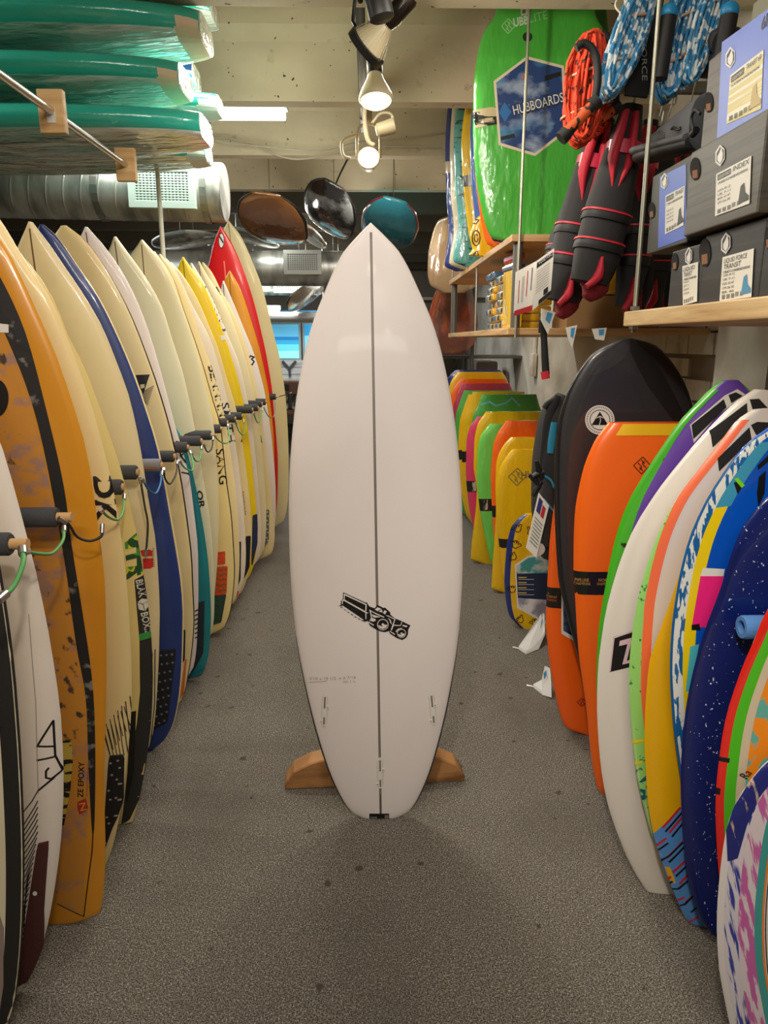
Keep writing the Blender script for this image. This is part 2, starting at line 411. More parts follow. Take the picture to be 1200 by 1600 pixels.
# sign board with a letter Y
A = PY(430, 596, 9.5); B = PY(472, 562, 9.5)
t = empty('wooden_sign', (A.x-.4, 9.5, A.z), 'whitewashed plank sign with a dark letter Y below the beach picture', 'sign')
hp = (B.z-A.z)/3
for i in range(3): box('plank', (0, 0, i*hp), (B.x-A.x+.45, .03, (i+1)*hp-.006), mat('whitewash', (190, 192, 190), .8, mix=((150, 152, 150), (3, 3, 30), .4, .7)), t, .003)
bm = bmesh.new()
def seg3(bm, a, b, w_, y0, y1):
    a, b = Vector((a[0], a[1])), Vector((b[0], b[1])); d = (b-a).normalized(); n_ = Vector((-d.y, d.x))*w_/2
    q = [a-n_, b-n_, b+n_, a+n_]; v0 = [bm.verts.new((p.x, y0, p.y)) for p in q]; v1 = [bm.verts.new((p.x, y1, p.y)) for p in q]
    bm.faces.new(v0); bm.faces.new(v1[::-1])
    for i in range(4): bm.faces.new((v0[i], v1[i], v1[(i+1) % 4], v0[(i+1) % 4]))
ox, oz = t.location.x, t.location.z
def LP(px, py): p = PY(px, py, 9.48); return (p.x-ox, p.z-oz)
seg3(bm, LP(441, 564), LP(452, 576), .03, -.02, -.002); seg3(bm, LP(462, 564), LP(452, 576), .03, -.022, -.003); seg3(bm, LP(452, 575), LP(453, 588), .03, -.018, -.001)
frombm('letter', bm, mat('letter_grey', (60, 62, 66), .7), t)
# timber counter front with dark socket and shiny stock beneath
A = PY(425, 616, 9.3); B = PY(500, 596, 9.3)
t = empty('display_counter', (A.x-.8, 9.25, 0), 'brown timber display counter at the back of the shop', 'counter')
box('apron', (0, 0, A.z), (2.2, .3, B.z), mat('brown_timber', (98, 66, 42), .6), t, .01)
box('socket_plate', (.93, -.01, A.z+.05), (1.03, 0, A.z+.13), BLACK, t)
for x in (.04, 2.1): box('leg', (x, .1, 0), (x+.08, .2, A.z), mat('brown_timber', (98, 66, 42), .6), t)
box('lower_shelf', (.02, .02, .55), (2.15, .28, .6), mat('brown_timber', (98, 66, 42), .6), t)
for i in range(7):
    x = A.x-.5+i*.25
    t = tag(box('wrapped_parcel', (x, 9.32, .602), (x+.2, 9.55, .78+.1*random.random()), mat('parcel_wrap', (190, 190, 182), .15, coat=1, mix=((60, 58, 56), 9, .4, .55), bump=(25, .8, .02)), bev=.02), 'clear wrapped parcel on the lower shelf of the far display counter', 'parcel', 'wrapped parcels under the far counter')
tag(box('dark_cabinet', (-.5, 9.9, 0), (.6, 10.4, 2.0), mat('dark_cabinet', (44, 38, 34), .6), bev=.01), 'dark cabinet standing against the back of the shop', 'cabinet')

# ducts
M_DUCT = mat('galvanised', (214, 214, 206), .42, .7, mix=((140, 142, 138), (9, 3, 3), .4, .65), bump=((3, 4, 4), .05, .01))
def duct(name, label, x0, x1, Y, z, r, tilt=0, ribs=True):
    t = empty(name, (x1, Y, z), label, 'duct')
    bm = bmesh.new(); Lx = x1-x0; n = int(Lx/.095)
    pts, rs = [(-Lx, 0, 0)], [r]
    for i in range(1, n):
        x = -Lx+Lx*i/n
        if ribs: pts += [(x-.012, 0, 0), (x-.004, 0, 0), (x, 0, 0), (x+.004, 0, 0), (x+.012, 0, 0)]; rs += [r, r, r+.002, r, r]
    pts += [(-.012, 0, 0), (0, 0, 0)]; rs += [r, r-.006]
    bm_tube(bm, pts, rs, 40)
    # shear seams so that they wind round like a spiral duct
    for v in bm.verts:
        if -Lx+.05 < v.co.x < -.03: v.co.x += v.co.z*.16*(1 if ribs else 0)*min(1, (-v.co.x)/.2)
    o = frombm('duct_tube', bm, M_DUCT, t, True, 50)
    t.rotation_euler = (0, tilt, 0)
    return t
def grille(parent, cx, cz, y, wd, ht, nx, nz, fm, dark=BLACK):
    g = empty_child = None
    f = bmesh.new(); b = .03*wd/.3
    bm_box(f, (cx-wd/2, y-.02, cz-ht/2), (cx+wd/2, y, cz-ht/2+b), .002); bm_box(f, (cx-wd/2, y-.02, cz+ht/2-b), (cx+wd/2, y, cz+ht/2), .002)
    bm_box(f, (cx-wd/2, y-.02, cz-ht/2+b), (cx-wd/2+b, y, cz+ht/2-b)); bm_box(f, (cx+wd/2-b, y-.02, cz-ht/2+b), (cx+wd/2, y, cz+ht/2-b))
    fo = frombm('grille_frame', f, fm, parent)
    box('grille_box', (cx-wd/2+.01, y, cz-ht/2+.01), (cx+wd/2-.01, y+.1, cz+ht/2-.01), fm, parent)
    box('grille_dark_plate', (cx-wd/2+b, y-.004, cz-ht/2+b), (cx+wd/2-b, y-.001, cz+ht/2-b), dark, fo)  # black plate stands in for the shade inside the grille
    s = bmesh.new(); iw = wd-2*b; ih = ht-2*b
    for i in range(nx+1): x = cx-iw/2+iw*i/nx; bm_box(s, (x-iw/nx*.27, y-.014, cz-ih/2), (x+iw/nx*.27, y-.006, cz+ih/2))
    for i in range(nz+1): z = cz-ih/2+ih*i/nz; bm_box(s, (cx-iw/2, y-.016, z-ih/nz*.25), (cx+iw/2, y-.008, z+ih/nz*.25))
    so = frombm('grille_bars', s, fm, fo); so['kind'] = 'stuff'
M_GRILLE = mat('grille_white', (205, 222, 214), .45)
e = PY(352, 302, 4.4)
d1 = duct('spiral_duct', 'large galvanised spiral duct under the beams at upper left', -3.3, e.x, 4.4, e.z, .158, math.radians(1.0))
g0, g1 = PY(205, 328, 4.22), PY(305, 260, 4.22)
grille(d1, (g0.x+g1.x)/2-e.x, (g0.z+g1.z)/2-e.z-.0, -.19, g1.x-g0.x, g1.z-g0.z, 15, 11, M_GRILLE)
def strap(px, Y, z, r, parent):
    bm = bmesh.new(); x = PY(px, 290, Y).x-parent.location.x
    pts = [Vector((x, (r+.008)*math.sin(a), (r+.008)*math.cos(a))) for a in [PI*2*i/24 for i in range(25)]]
    for a, b in zip(pts, pts[1:]):
        vs = [bm.verts.new(p) for p in (a-Vector((.018, 0, 0)), a+Vector((.018, 0, 0)), b+Vector((.018, 0, 0)), b-Vector((.018, 0, 0)))]; bm.faces.new(vs)
    for yy in (-.03, .05):
        bm_box(bm, (x-.018, yy-.012, r), (x+.018, yy, r+.25))
    frombm('hanger_strap', bm, mat('strap', (150, 150, 144), .4, .8), parent)
strap(161, 4.4, 0, .158, d1); strap(325, 4.4, 0, .158, d1)
e = PY(556, 420, 7.6); d2 = duct('spiral_duct', 'galvanised round duct with square grille behind the hanging boards', -3.9, e.x+.0, 7.6, e.z, .17, 0, False)
g0, g1 = PY(444, 429, 7.4), PY(502, 391, 7.4)
M_GR2 = mat('grille_grey', (165, 165, 156), .45)
grille(d2, (g0.x+g1.x)/2-e.x, (g0.z+g1.z)/2-e.z, -.2, g1.x-g0.x, g1.z-g0.z, 14, 9, M_GR2)
e = PY(486, 446, 9.2); d3 = duct('spiral_duct', 'smaller and farther galvanised duct below the square grille duct', -3.9, e.x, 9.2, e.z, .12, 0, False)
g0, g1 = PY(428, 458, 9.05), PY(470, 437, 9.05)
grille(d3, (g0.x+g1.x)/2-e.x, (g0.z+g1.z)/2-e.z, -.15, g1.x-g0.x, g1.z-g0.z, 10, 5, M_GR2)
e = PY(505, 496, 8.8); a = PY(400, 496, 8.8)
tag(tube('white_pipe', [(a.x, 8.8, a.z), (e.x+.6, 8.8, e.z)], .065, mat('pipe_white', (190, 190, 185), .35, .3)), 'pale round pipe running above the beach pictures', 'pipe')
pp_ = [o for o in C.objects if o.name.startswith('white_pipe')][0]; tube('hanger', [(e.x, 8.8, e.z), (e.x, 8.8, 3.09)], .008, M_CHROME, pp_, 6)
# far pale paddleboard pair hanging under the ceiling at the back
# fluorescent fittings
def tube_light(name, label, x0, x1, Y, z):
    t = empty(name, (x0, Y, z), label, 'light')
    L_ = x1-x0
    box('housing', (0, -.05, 0), (L_, .06, .055), mat('fitting_white', (200, 220, 205), .4), t, .004)
    o = box('diffuser', (.005, -.045, -.045), (L_-.012, .05, 0), mat('tube_glow', (235, 250, 240), .4, emit=2.6), t, .01)
    return t
a = PY(449, 175, 4.02); t = tube_light('fluorescent_light', 'bright white fluorescent fitting fixed below the concrete beam', a.x-1.2, a.x, 4.02, PY(449, 170, 4.02).z)
l = area((a.x-.6, 4.02, a.z-.05), 1.1, .08, 6, (.93, 1, .92))
a = PY(418, 482, 9.0); b = PY(438, 482, 9.0); tube_light('fluorescent_light', 'small distant fluorescent fitting above the beach pictures', a.x-.3, b.x, 9.0, a.z-.02)
area((-1.2, 8.9, 2.4), 1.2, .2, 24, (.95, 1, 1), (math.radians(35), 0, 0))
t = [o for o in C.objects if o.name.startswith('fluorescent_light')][-1]; tube('hanger', [(.15, 0, .05), (.15, 0, 3.09-t.location.z)], .006, M_CHROME, t, 6)
for d_ in (d2, d3): tube('hanger', [(-1.2, 0, .1), (-1.2, 0, 3.09-d_.location.z)], .01, M_CHROME, d_, 6)
# cables on the beam
def cable(name, label, pxs, Y, r=.005, m=None):
    o = tube(name, catmull([PY(px, py, Y) for px, py in pxs], 5), r, m or mat('cable_grey', (170, 162, 142), .6), seg=6); return tag(o, label, 'cable')
cable('ceiling_cable', 'long pale cable sagging along the second concrete beam', [(-20, 240), (60, 243), (130, 226), (230, 221), (320, 222), (400, 228), (500, 236), (560, 222), (620, 218), (700, 205)], 4.74)
cable('ceiling_cable', 'second pale cable looped below the first on the beam', [(-20, 232), (40, 240), (120, 238), (180, 225), (330, 214), (400, 228), (440, 245), (480, 248), (560, 234), (600, 228), (690, 230)], 4.76)
cable('black_cable', 'thin dark cord dropping diagonally from the beam to the hanging boards', [(545, 245), (530, 275), (518, 305)], 5.6, .007, BLACK)
cable('black_cable', 'thin brown rod hanging from the beam above the amber board', [(412, 240), (413, 280), (413, 312)], 5.9, .006, mat('rust_rod', (120, 95, 60), .6))

# ------------------------------------------------------------ track lighting
M_TRK = mat('track_black', (20, 20, 20), .45)
tk = empty('lighting_track', (-.03, 2.0, 2.62), 'black lighting track running along the aisle ceiling', 'track')
box('rail', (-.018, 0, 0), (.018, 2.4, .04), M_TRK, tk, .003)
box('rail_groove', (-.006, .01, -.002), (.006, 2.39, .001), flat((70, 70, 70)), tk)
def lathe(bm, prof, seg=24, mtx=None, cap=True):
    rings = []
    for r, z in prof: rings.append([bm.verts.new((mtx or Matrix()) @ Vector((r*math.cos(2*PI*k/seg), r*math.sin(2*PI*k/seg), z))) for k in range(seg)])
    for a, b in zip(rings, rings[1:]):
        for k in range(seg): bm.faces.new((a[k], a[(k+1) % seg], b[(k+1) % seg], b[k]))
    if cap: bm.faces.new(rings[0][::-1]); bm.faces.new(rings[-1])
def aim(loc, d): return Matrix.Translation(loc) @ Vector(d).to_track_quat('-Z', 'Y').to_matrix().to_4x4()
GLOW = mat('lamp_glow', (255, 236, 178), .3, emit=9)
CREAM = mat('lamp_cream', (225, 215, 180), .35)
def lamp_head(parent, p, d, s=1, kind='par', body=M_TRK):
    M_ = parent.matrix_world.inverted() @ aim(p, d)
    if kind == 'par':
        bm = bmesh.new(); lathe(bm, [(.026*s, .17*s), (.03*s, .165*s), (.03*s, .085*s), (.026*s, .08*s)], 20, M_); frombm('socket', bm, body, parent, True, 40)
        bm = bmesh.new(); lathe(bm, [(.026*s, .085*s), (.034*s, .06*s), (.055*s, .02*s), (.064*s, 0), (.066*s, -.012*s), (.06*s, -.02*s)], 28, M_); b = frombm('bulb', bm, CREAM, parent, True, 50)
        bm = bmesh.new(); lathe(bm, [(.0605*s, -.018*s), (.05*s, -.028*s), (.02*s, -.034*s)], 24, M_); frombm('bulb_face', bm, GLOW, b, True)
    else:
        bm = bmesh.new(); lathe(bm, [(.04*s, .075*s), (.045*s, .07*s), (.045*s, 0), (.04*s, 0)], 20, M_); frombm('socket', bm, body, parent, True, 40)
# 1: black can at the very top
p = PY(590, -2, 2.32); t = empty('track_spot', p, 'black cylindrical spot head at top edge of the picture', 'spotlight')
bpy.context.view_layer.update()
Mt = Matrix.Rotation(math.radians(-14), 4, 'Y'); bm = bmesh.new(); lathe(bm, [(.03, -.055), (.037, -.05), (.037, .1), (.03, .11)], 28, Mt); frombm('head', bm, M_TRK, t, True, 40)
bm = bmesh.new(); bm_tube(bm, [(-.05, .02, -.0), (-.055, .05, .1), (-.01, .1, .28)], .008, 8); frombm('arm', bm, M_TRK, t, True)
# 2: ribbed white spot
p = PY(578, 68, 2.6); t = empty('track_spot', p, 'ribbed white heat-sink spotlight with black front ring', 'spotlight'); bpy.context.view_layer.update()
d = Vector((-.72, .42, -.6)); M_ = Matrix.Translation((0, 0, 0)) @ d.to_track_quat('-Z', 'Y').to_matrix().to_4x4()
bm = bmesh.new(); lathe(bm, [(.02, .075), (.03, .06), (.055, .0), (.058, -.01)], 30, M_); frombm('cone', bm, CREAM, t, True, 50)
bm = bmesh.new()
for k in range(26):
    a = 2*PI*k/26; q = [(.022, .078), (.036, .06), (.064, 0), (.05, 0)]
    for sgn in (-1, 1): pass
    vs = []
    for r, z in q:
        for o_ in (-.0013, .0013): vs.append(bm.verts.new(M_ @ Vector((r*math.cos(a)-o_*math.sin(a), r*math.sin(a)+o_*math.cos(a), z))))
    for i in range(3): bm.faces.new((vs[2*i], vs[2*i+1], vs[2*i+3], vs[2*i+2]))
    for i in range(3):
        bm.faces.new((vs[2*i], vs[2*i+2], vs[6], vs[0])) if False else None
frombm('cooling_fins', bm, CREAM, t)
bm = bmesh.new(); lathe(bm, [(.056, -.004), (.07, -.006), (.07, -.028), (.056, -.028)], 30, M_, False); frombm('front_ring', bm, M_TRK, t, True, 40)
bm = bmesh.new(); lathe(bm, [(.02, .07), (.026, .085), (.03, .1)], 24, M_); lathe(bm, [(.03, .1), (.031, .175), (.026, .185)], 24, M_); frombm('lamp_socket', bm, mat('dark_chrome', (70, 66, 60), .25, .9), t, True, 40)
bm = bmesh.new(); bm_tube(bm, [M_ @ Vector((0, .068, -.01)), (-.055, -.01, .06), (-.035, .0, .22)], .006, 8); bm_tube(bm, [M_ @ Vector((0, -.068, -.01)), (.03, .05, .02), (.0, .02, .22)], .006, 8); frombm('arm', bm, M_TRK, t, True)
# 3: PAR flood pointing down, lit
p = PY(587, 150, 3.0); t = empty('track_spot', p, 'lit cream reflector flood lamp pointing down on a black stem', 'spotlight'); bpy.context.view_layer.update()
lamp_head(t, p, (0.03, -.25, -1), 1.0); bm = bmesh.new(); bm_tube(bm, [(-.005, .02, .15), (-.012, .04, .26)], .022, 12); frombm('stem', bm, M_TRK, t, True)
l = spot((p.x, p.y-.01, p.z-.06), (p.x, p.y-.5, 0), 26, 120)
# 4: pale unlit spot side on
p = PY(585, 200, 3.6); t = empty('track_spot', p, 'small beige unlit spotlight hanging sideways below the flood lamp', 'spotlight'); bpy.context.view_layer.update()
BEI = mat('beige_metal', (178, 164, 130), .45)
bm = bmesh.new(); lathe(bm, [(.03, .04), (.034, .03), (.03, -.04), (.02, -.05)], 20, Matrix.Translation((.055, 0, -.0)) @ Matrix.Rotation(math.radians(75), 4, 'Y')); frombm('head', bm, BEI, t, True, 40)
bm = bmesh.new(); bm_tube(bm, catmull([(-.03, 0, .16), (-.045, 0, .05), (-.03, 0, -.05), (0, 0, -.075)]), .011, 8); bm_tube(bm, catmull([(-.01, 0, .02), (.03, 0, .06), (.08, 0, .055), (.085, 0, 0)]), .007, 8); frombm('arm', bm, BEI, t, True)
# 5: small lit spot facing the camera
p = PY(576, 247, 4.2); t = empty('track_spot', p, 'small lit spotlight facing the camera at lower end of the track', 'spotlight'); bpy.context.view_layer.update()
M5 = Matrix.Rotation(math.radians(78), 4, 'X')
bm = bmesh.new(); lathe(bm, [(.02, -.1), (.045, -.07), (.062, 0), (.055, .006)], 28, M5); frombm('head', bm, BEI, t, True, 50)
bm = bmesh.new(); lathe(bm, [(.056, .0065), (.04, .014), (.02, .018)], 24, M5); frombm('bulb_face', bm, GLOW, t, True)
bm = bmesh.new(); bm_tube(bm, catmull([(-.062, 0, 0), (-.062, 0, .1), (-.05, 0, .15), (.0, 0, .17), (.05, 0, .15), (.062, 0, .1), (.062, 0, 0)]), .008, 8); bm_tube(bm, catmull([(-.06, .02, .12), (-.14, .02, .09), (-.14, .02, .02), (-.1, .02, .0)]), .008, 8); frombm('yoke', bm, BEI, t, True)
bm = bmesh.new(); bm_tube(bm, [(0, 0, .17), (0, 0, .3)], .02, 10); frombm('stem', bm, BEI, t, True)
# ============================================================ THE CENTRE SURFBOARD
M_WHITE = mat('white_gloss_board', (232, 224, 220), .5, coat=.06, mix=((222, 213, 208), (3, 3, 2), .5, .8), bump=(7, .02, .01))
Yc = PZ(595, 1283, 0).y
cx0 = PZ(595, 1283, 0).x
k_ = .085; phc = math.atan(k_)
outc = [(1, .003), (.985, .032), (.953, .084), (.894, .137), (.834, .181), (.774, .209), (.702, .233), (.63, .248), (.547, .2575), (.462, .2595), (.347, .2495), (.229, .2205), (.107, .171), (.041, .127), (.012, .095), (.0, .062)]
rotc = Euler((-phc, math.radians(-.75), 0))
CB = Board('surfboard', 'white shortboard standing alone in the middle of the aisle, bottom side out', 'surfboard', None, M_WHITE, Vector((cx0, Yc+.01, .0)), rotc, 1.815, outc, T=.031, nose=.05, tail=.012, n=2.6, rows=60, seg=40)
CB.M = Matrix.Translation((cx0, Yc+.01, 0)) @ rotc.to_matrix().to_4x4(); CB.Mi = CB.M.inverted()
CB.patch('stringer', mat('stringer_grey', (98, 90, 82), .4), .002, .985, -.0035, .0035, u=False, nu=1, nv=60, off=.0006)
CB.patch('stringer_core', mat('stringer_pale', (170, 160, 148), .4), .05, .975, -.0006, .0006, u=False, nu=1, nv=60, off=.001)
# black rail spray fading out, lower half
M_RB = mat('rail_black', (20, 20, 22), .35, coat=.3)
for sg, fr in ((-1, 0), (1, 0)):
    f1 = (lambda v, s=sg: s*(.955+.04*min(1, max(0, (v-.02)/.31))))
    CB.patch('rail_band', M_RB, .012, .335, f1, float(sg), nu=6, nv=30, off=.0012)
    CB.patch('rail_band', M_RB, .012, .335, float(sg)*.93, float(sg), nu=4, nv=30, side=1)
# tractor emblem, traced as flat print (crop origin 520,910 scale 8.571)
def TZ(L): return [(520+x/8.571, 910+y/8.571) for x, y in L]
blk = [[(140, 130), (440, 270), (452, 262), (490, 320), (560, 345), (600, 300), (680, 340), (700, 335), (720, 355), (770, 400), (770, 430), (830, 480), (920, 515), (1040, 575), (1010, 630), (1005, 700), (980, 740), (930, 770), (860, 745), (765, 685), (750, 650), (700, 665), (640, 655), (590, 635), (500, 580), (465, 515), (430, 525), (380, 510), (400, 490), (340, 495), (355, 465), (290, 468), (305, 440), (245, 435), (255, 405), (200, 403), (212, 370), (155, 372), (165, 340), (105, 338), (118, 318), (68, 315), (105, 305), (110, 245), (133, 225)]]
CB.ppx('printed_emblem', BLACK, [TZ(b) for b in blk], off=.0012)
whl = [[(150, 145), (455, 290), (450, 385), (435, 380), (438, 300), (162, 172), (158, 228), (440, 385), (455, 400), (475, 402), (475, 412), (450, 410), (450, 490), (438, 490), (436, 405), (150, 245), (135, 250), (135, 290), (122, 285), (122, 240), (144, 228)],
       [(128, 305), (400, 490), (415, 505), (395, 503), (350, 480), (300, 452), (255, 420), (200, 388), (155, 355), (118, 322)],
       [(600, 330), (650, 350), (600, 385), (562, 362)], [(655, 355), (668, 400), (615, 390)], [(690, 370), (725, 385), (700, 425), (672, 410)],
       [(490, 360), (560, 400), (690, 460), (680, 470), (560, 415), (530, 395), (505, 375)], [(520, 425), (645, 462), (560, 470), (535, 455)], [(525, 470), (575, 490), (575, 510), (540, 525), (510, 515)],
       [(505, 365), (515, 400), (525, 470), (505, 515), (490, 515), (512, 470), (500, 405), (488, 370)], [(475, 520), (550, 565), (545, 580), (470, 530)],
       [(705, 440), (740, 440), (838, 490), (815, 565), (905, 570), (922, 520), (930, 525), (910, 580), (815, 578), (790, 640), (775, 640), (800, 560), (825, 495), (740, 452)], [(765, 645), (835, 690), (825, 700), (762, 655)], [(840, 655), (870, 620), (930, 605), (925, 615), (880, 632), (850, 665)],
       [(935, 565), (1000, 580), (985, 600), (930, 580)], [(735, 470), (775, 500), (790, 560), (770, 540), (762, 510)]]
CB.ppx('emblem_white', mat('white_gloss_board2', (226, 218, 212), .35), [TZ(b) for b in whl], off=.0018)  # white parts of the printed emblem
def circ(cx, cy, r, n=22, r2=None): return [(cx+r*math.cos(2*PI*i/n), cy+(r2 or r)*math.sin(2*PI*i/n)) for i in range(n)]
WB2 = MATS['white_gloss_board2']
for (cx_, cy_, r) in ((670, 562, 76), (920, 680, 60)):
    CB.ppx('wheel_print', WB2, TZ(circ(cx_, cy_, r)), off=.0022); CB.ppx('wheel_print', BLACK, TZ(circ(cx_, cy_, r*.87)), off=.0026)
    CB.ppx('wheel_print', WB2, TZ([(cx_+r*.1, cy_), (cx_+r*.75, cy_-r*.0), (cx_+r*.6, cy_+r*.5), (cx_, cy_+r*.78), (cx_-r*.6, cy_+r*.55), (cx_-r*.8, cy_+r*.1), (cx_-r*.5, cy_+r*.15), (cx_-r*.1, cy_+r*.35)]), off=.003)
    CB.ppx('wheel_print', WB2, TZ(circ(cx_, cy_-r*.02, r*.22, 14)), off=.0032)
# fin plugs
M_PLUG = mat('plug_white', (226, 224, 214), .3); M_SLOT = flat((120, 112, 100))
def plug(cx_, cy_, dx):
    a = Vector(CB.px(cx_, cy_)); t = math.radians(dx); R2 = Matrix.Rotation(t, 2)
    def P_(L): return [tuple(a+R2 @ Vector(p)) for p in L]
    halo = [(.013*math.cos(q)*(1 if abs(math.sin(q)) > .5 else .8)*1.05, .058*math.sin(q)) for q in [2*PI*i/28 for i in range(28)]]
    o = CB.poly('fin_plug', M_PLUG, P_([(-.006, -.052), (.006, -.052), (.006, .05), (.003, .054), (-.003, .054), (-.006, .05)]), thick=.0016)
    CB.poly('fin_plug_patch', mat('resin_halo', (222, 214, 206), .2, coat=.6), P_(halo), off=.0005)
    for q in ([(-.0025, -.046), (.0025, -.046), (.0025, -.022), (-.0025, -.022)], [(-.0025, .008), (.0025, .008), (.0025, .046), (-.0025, .046)]):
        CB.poly('plug_slot', M_SLOT, P_(q), off=.003)
    for q in ((.009, .012), (-.009, -.038)):
        CB.poly('plug_screw', M_PLUG, P_([(q[0]+.005*math.cos(b), q[1]+.005*math.sin(b)) for b in [2*PI*i/14 for i in range(14)]]), thick=.0016)
        CB.poly('screw_hole', M_SLOT, P_([(q[0]+.0018*math.cos(b), q[1]+.0018*math.sin(b)) for b in [2*PI*i/10 for i in range(10)]]), off=.0032)
plug(507, 1110, -4); plug(676, 1108, 5); plug(594, 1208, 0)
CB.ppx('tail_sticker', BLACK, [(577, 1271), (608, 1271), (608, 1279), (577, 1279)])
CB.text('sticker_lettering', flat((190, 190, 185)), 'FUTURES', (579, 1278), (589, 1278), .006, off=.0022)
CB.ppx('sticker_detail', flat((120, 118, 112)), [(601, 1273), (607, 1273), (607, 1278), (601, 1278)], off=.002)
CB.text('pencil_writing', flat((150, 142, 136)), "5'10 x 19 1/2  x 2 7/16", (484, 1062), (556, 1060), .009)
CB.text('pencil_writing', flat((160, 152, 146)), "30.1 L", (536, 1067), (556, 1066), .007)
CB.lines('pencil_writing', flat((160, 152, 146)), [[(483, 1066), (511, 1064)]], .0015)

# stand: plywood cradle crossing behind the tail
M_STAND = mat('plywood_stand', (176, 128, 78), .55, mix=((120, 78, 40), (6, 6, 26), .42, .68, 5), bump=(20, .1, .004))
a = PZ(445, 1234, 0); b = PZ(726, 1221, 0)
st_ = empty('board_stand', ((a.x+b.x)/2, (a.y+b.y)/2, 0), 'low plywood cradle stand holding up the white shortboard', 'stand')
ang = math.atan2(b.y-a.y, b.x-a.x); st_.rotation_euler = (0, 0, ang); Lh = (b-a).length/2
for sg in (-1, 1):
    prof = [(.075, 0), (Lh, 0), (Lh, .02), (Lh-.03, .065), (Lh-.09, .095), (Lh-.16, .112), (.075, .112)]
    vs = [(sg*x, y, z) for y in (0, .075) for x, z in prof]; n = len(prof)
    bm = bmesh.new(); V = [bm.verts.new(v) for v in vs]
    bm.faces.new(V[:n]); bm.faces.new(V[n:][::-1])
    for i in range(n): bm.faces.new((V[i], V[(i+1) % n], V[n+(i+1) % n], V[n+i]))
    bmesh.ops.recalc_face_normals(bm, faces=bm.faces); bmesh.ops.bevel(bm, geom=bm.edges[:], offset=.004, segments=1, affect='EDGES')
    frombm('stand_block', bm, M_STAND, st_)
box('crossbar', (-.08, .03, .0), (.08, .07, .04), M_STAND, st_, .003)

# ============================================================ LEFT RACK OF USED SURFBOARDS
def cream(name, c=(226, 206, 152), c2=(200, 172, 108), lo=.5, hi=.85, c3=None):
    mx = [(c2, (2.2, 2, 1.3), lo, hi, 5)]
    if c3: mx.append((c3, 3, .56, .8, 6))
    return mat(name, c, .42, coat=.25, mix=mx, bump=(5, .05, .01))
CR1 = cream('cream_foam_a'); CR2 = cream('cream_foam_b', (222, 208, 165), (205, 180, 128)); CR3 = cream('cream_foam_c', (224, 214, 182), (208, 192, 150))
CR4 = cream('cream_foam_d', (226, 214, 196), (205, 186, 160)); CRY = cream('cream_foam_e', (222, 194, 122), (196, 158, 80)); LAV = cream('lavender_white', (214, 206, 204), (200, 184, 176))
OLV = cream('pale_olive_cream', (214, 210, 176), (212, 196, 150)); WHT = cream('warm_white', (224, 214, 204), (212, 198, 184))
STR = flat((112, 78, 52), .5); GRP = 'used surfboards standing in the left rack'
LB = {}
def lb(k, label, m, Y, tip, edge, **kw):
    LB[k] = fit_board('surfboard', label, 'surfboard', GRP, m, Y, tip, edge, **kw); return LB[k]
def stringer(b, m=None, a=.002, z=.99, wd=.0022): b.patch('stringer', m or STR, a, z, -wd, wd, u=False, nu=1, nv=40, off=.0006)
def pinline(b, u0, m=BLACK, v0=.0, v1=.99, wd=.004):
    b.patch('pinline', m, v0, v1, lambda v: u0-wd/max(.03, b.w(v)), u0, nu=1, nv=44)
def perforated(b, quad, m=M_PAD, dots=True, rows=5, cols=3, dm=None, thick=.005, name='traction_pad', hole=.004):
    """tail pad given by 4 photo corners TL TR BR BL, with dimples"""
    q = [Vector(b.px(*p)) for p in quad]
    def at(s, t): return (q[0]*(1-s)+q[1]*s)*(1-t)+(q[3]*(1-s)+q[2]*s)*t
    pad = b.poly(name, m, [tuple(at(s, t)) for s, t in ((.05, 0), (.5, 0), (.95, 0), (1, .06), (1, .5), (1, .94), (.95, 1), (.5, 1), (.05, 1), (0, .94), (0, .5), (0, .06))], thick=thick)
    if dots:
        pl = []
        for i in range(rows):
            for j in range(cols):
                c = at((j+.5+(.25 if i % 2 else -.25)*.6)/cols, (i+.5)/rows)
                pl.append([(c.x+hole*math.cos(a), c.y+hole*math.sin(a)) for a in [2*PI*k/8 for k in range(8)]])
        h = b.poly('pad_holes', dm or flat((110, 108, 104)), pl, off=thick+.0016); h.parent = pad; h['kind'] = 'stuff'
    return pad
# near to far
b = lb(0, 'nearest cream surfboard with broad black rail band, cut by the left edge', CR3, 1.25, (-.95, 1.8), [(0, 880), (18, 1000), (30, 1130), (37, 1270), (38, 1380), (30, 1520), (12, 1600)], nose=-.02, tailw=.1)
b.patch('rail_band', flat((38, 37, 36), .5), .0, .98, lambda v: 1-.03/max(.05, b.w(v)), 1.0, nu=4, nv=40)
b.ppx('fabric_patch', mat('grey_grip', (150, 130, 120), .9), [(0, 1430), (6, 1450), (6, 1540), (0, 1580), (-10, 1580), (-10, 1430)], thick=.002)
b.text('printed_lettering', BLACK, '3B', (-4, 1143), (3, 1143), .012)
b = lb(1, 'white surfboard with black angular line logo, maroon tail pad and fanned black lines', WHT, 1.36, (-.92, 1.8), [(0, 690), (20, 755), (40, 830), (60, 910), (78, 1000), (92, 1090), (99, 1190), (97, 1290), (85, 1390), (68, 1470), (50, 1515), (20, 1560)], nose=-.02, tailw=.07)
b.lines('printed_logo', BLACK, [[(83, 1126), (58, 1166), (85, 1166)], [(83, 1126), (86, 1180), (96, 1205), (80, 1217), (72, 1215), (72, 1205), (76, 1200)], [(58, 1188), (86, 1182)], [(84, 1215), (60, 1235)]], .0042)
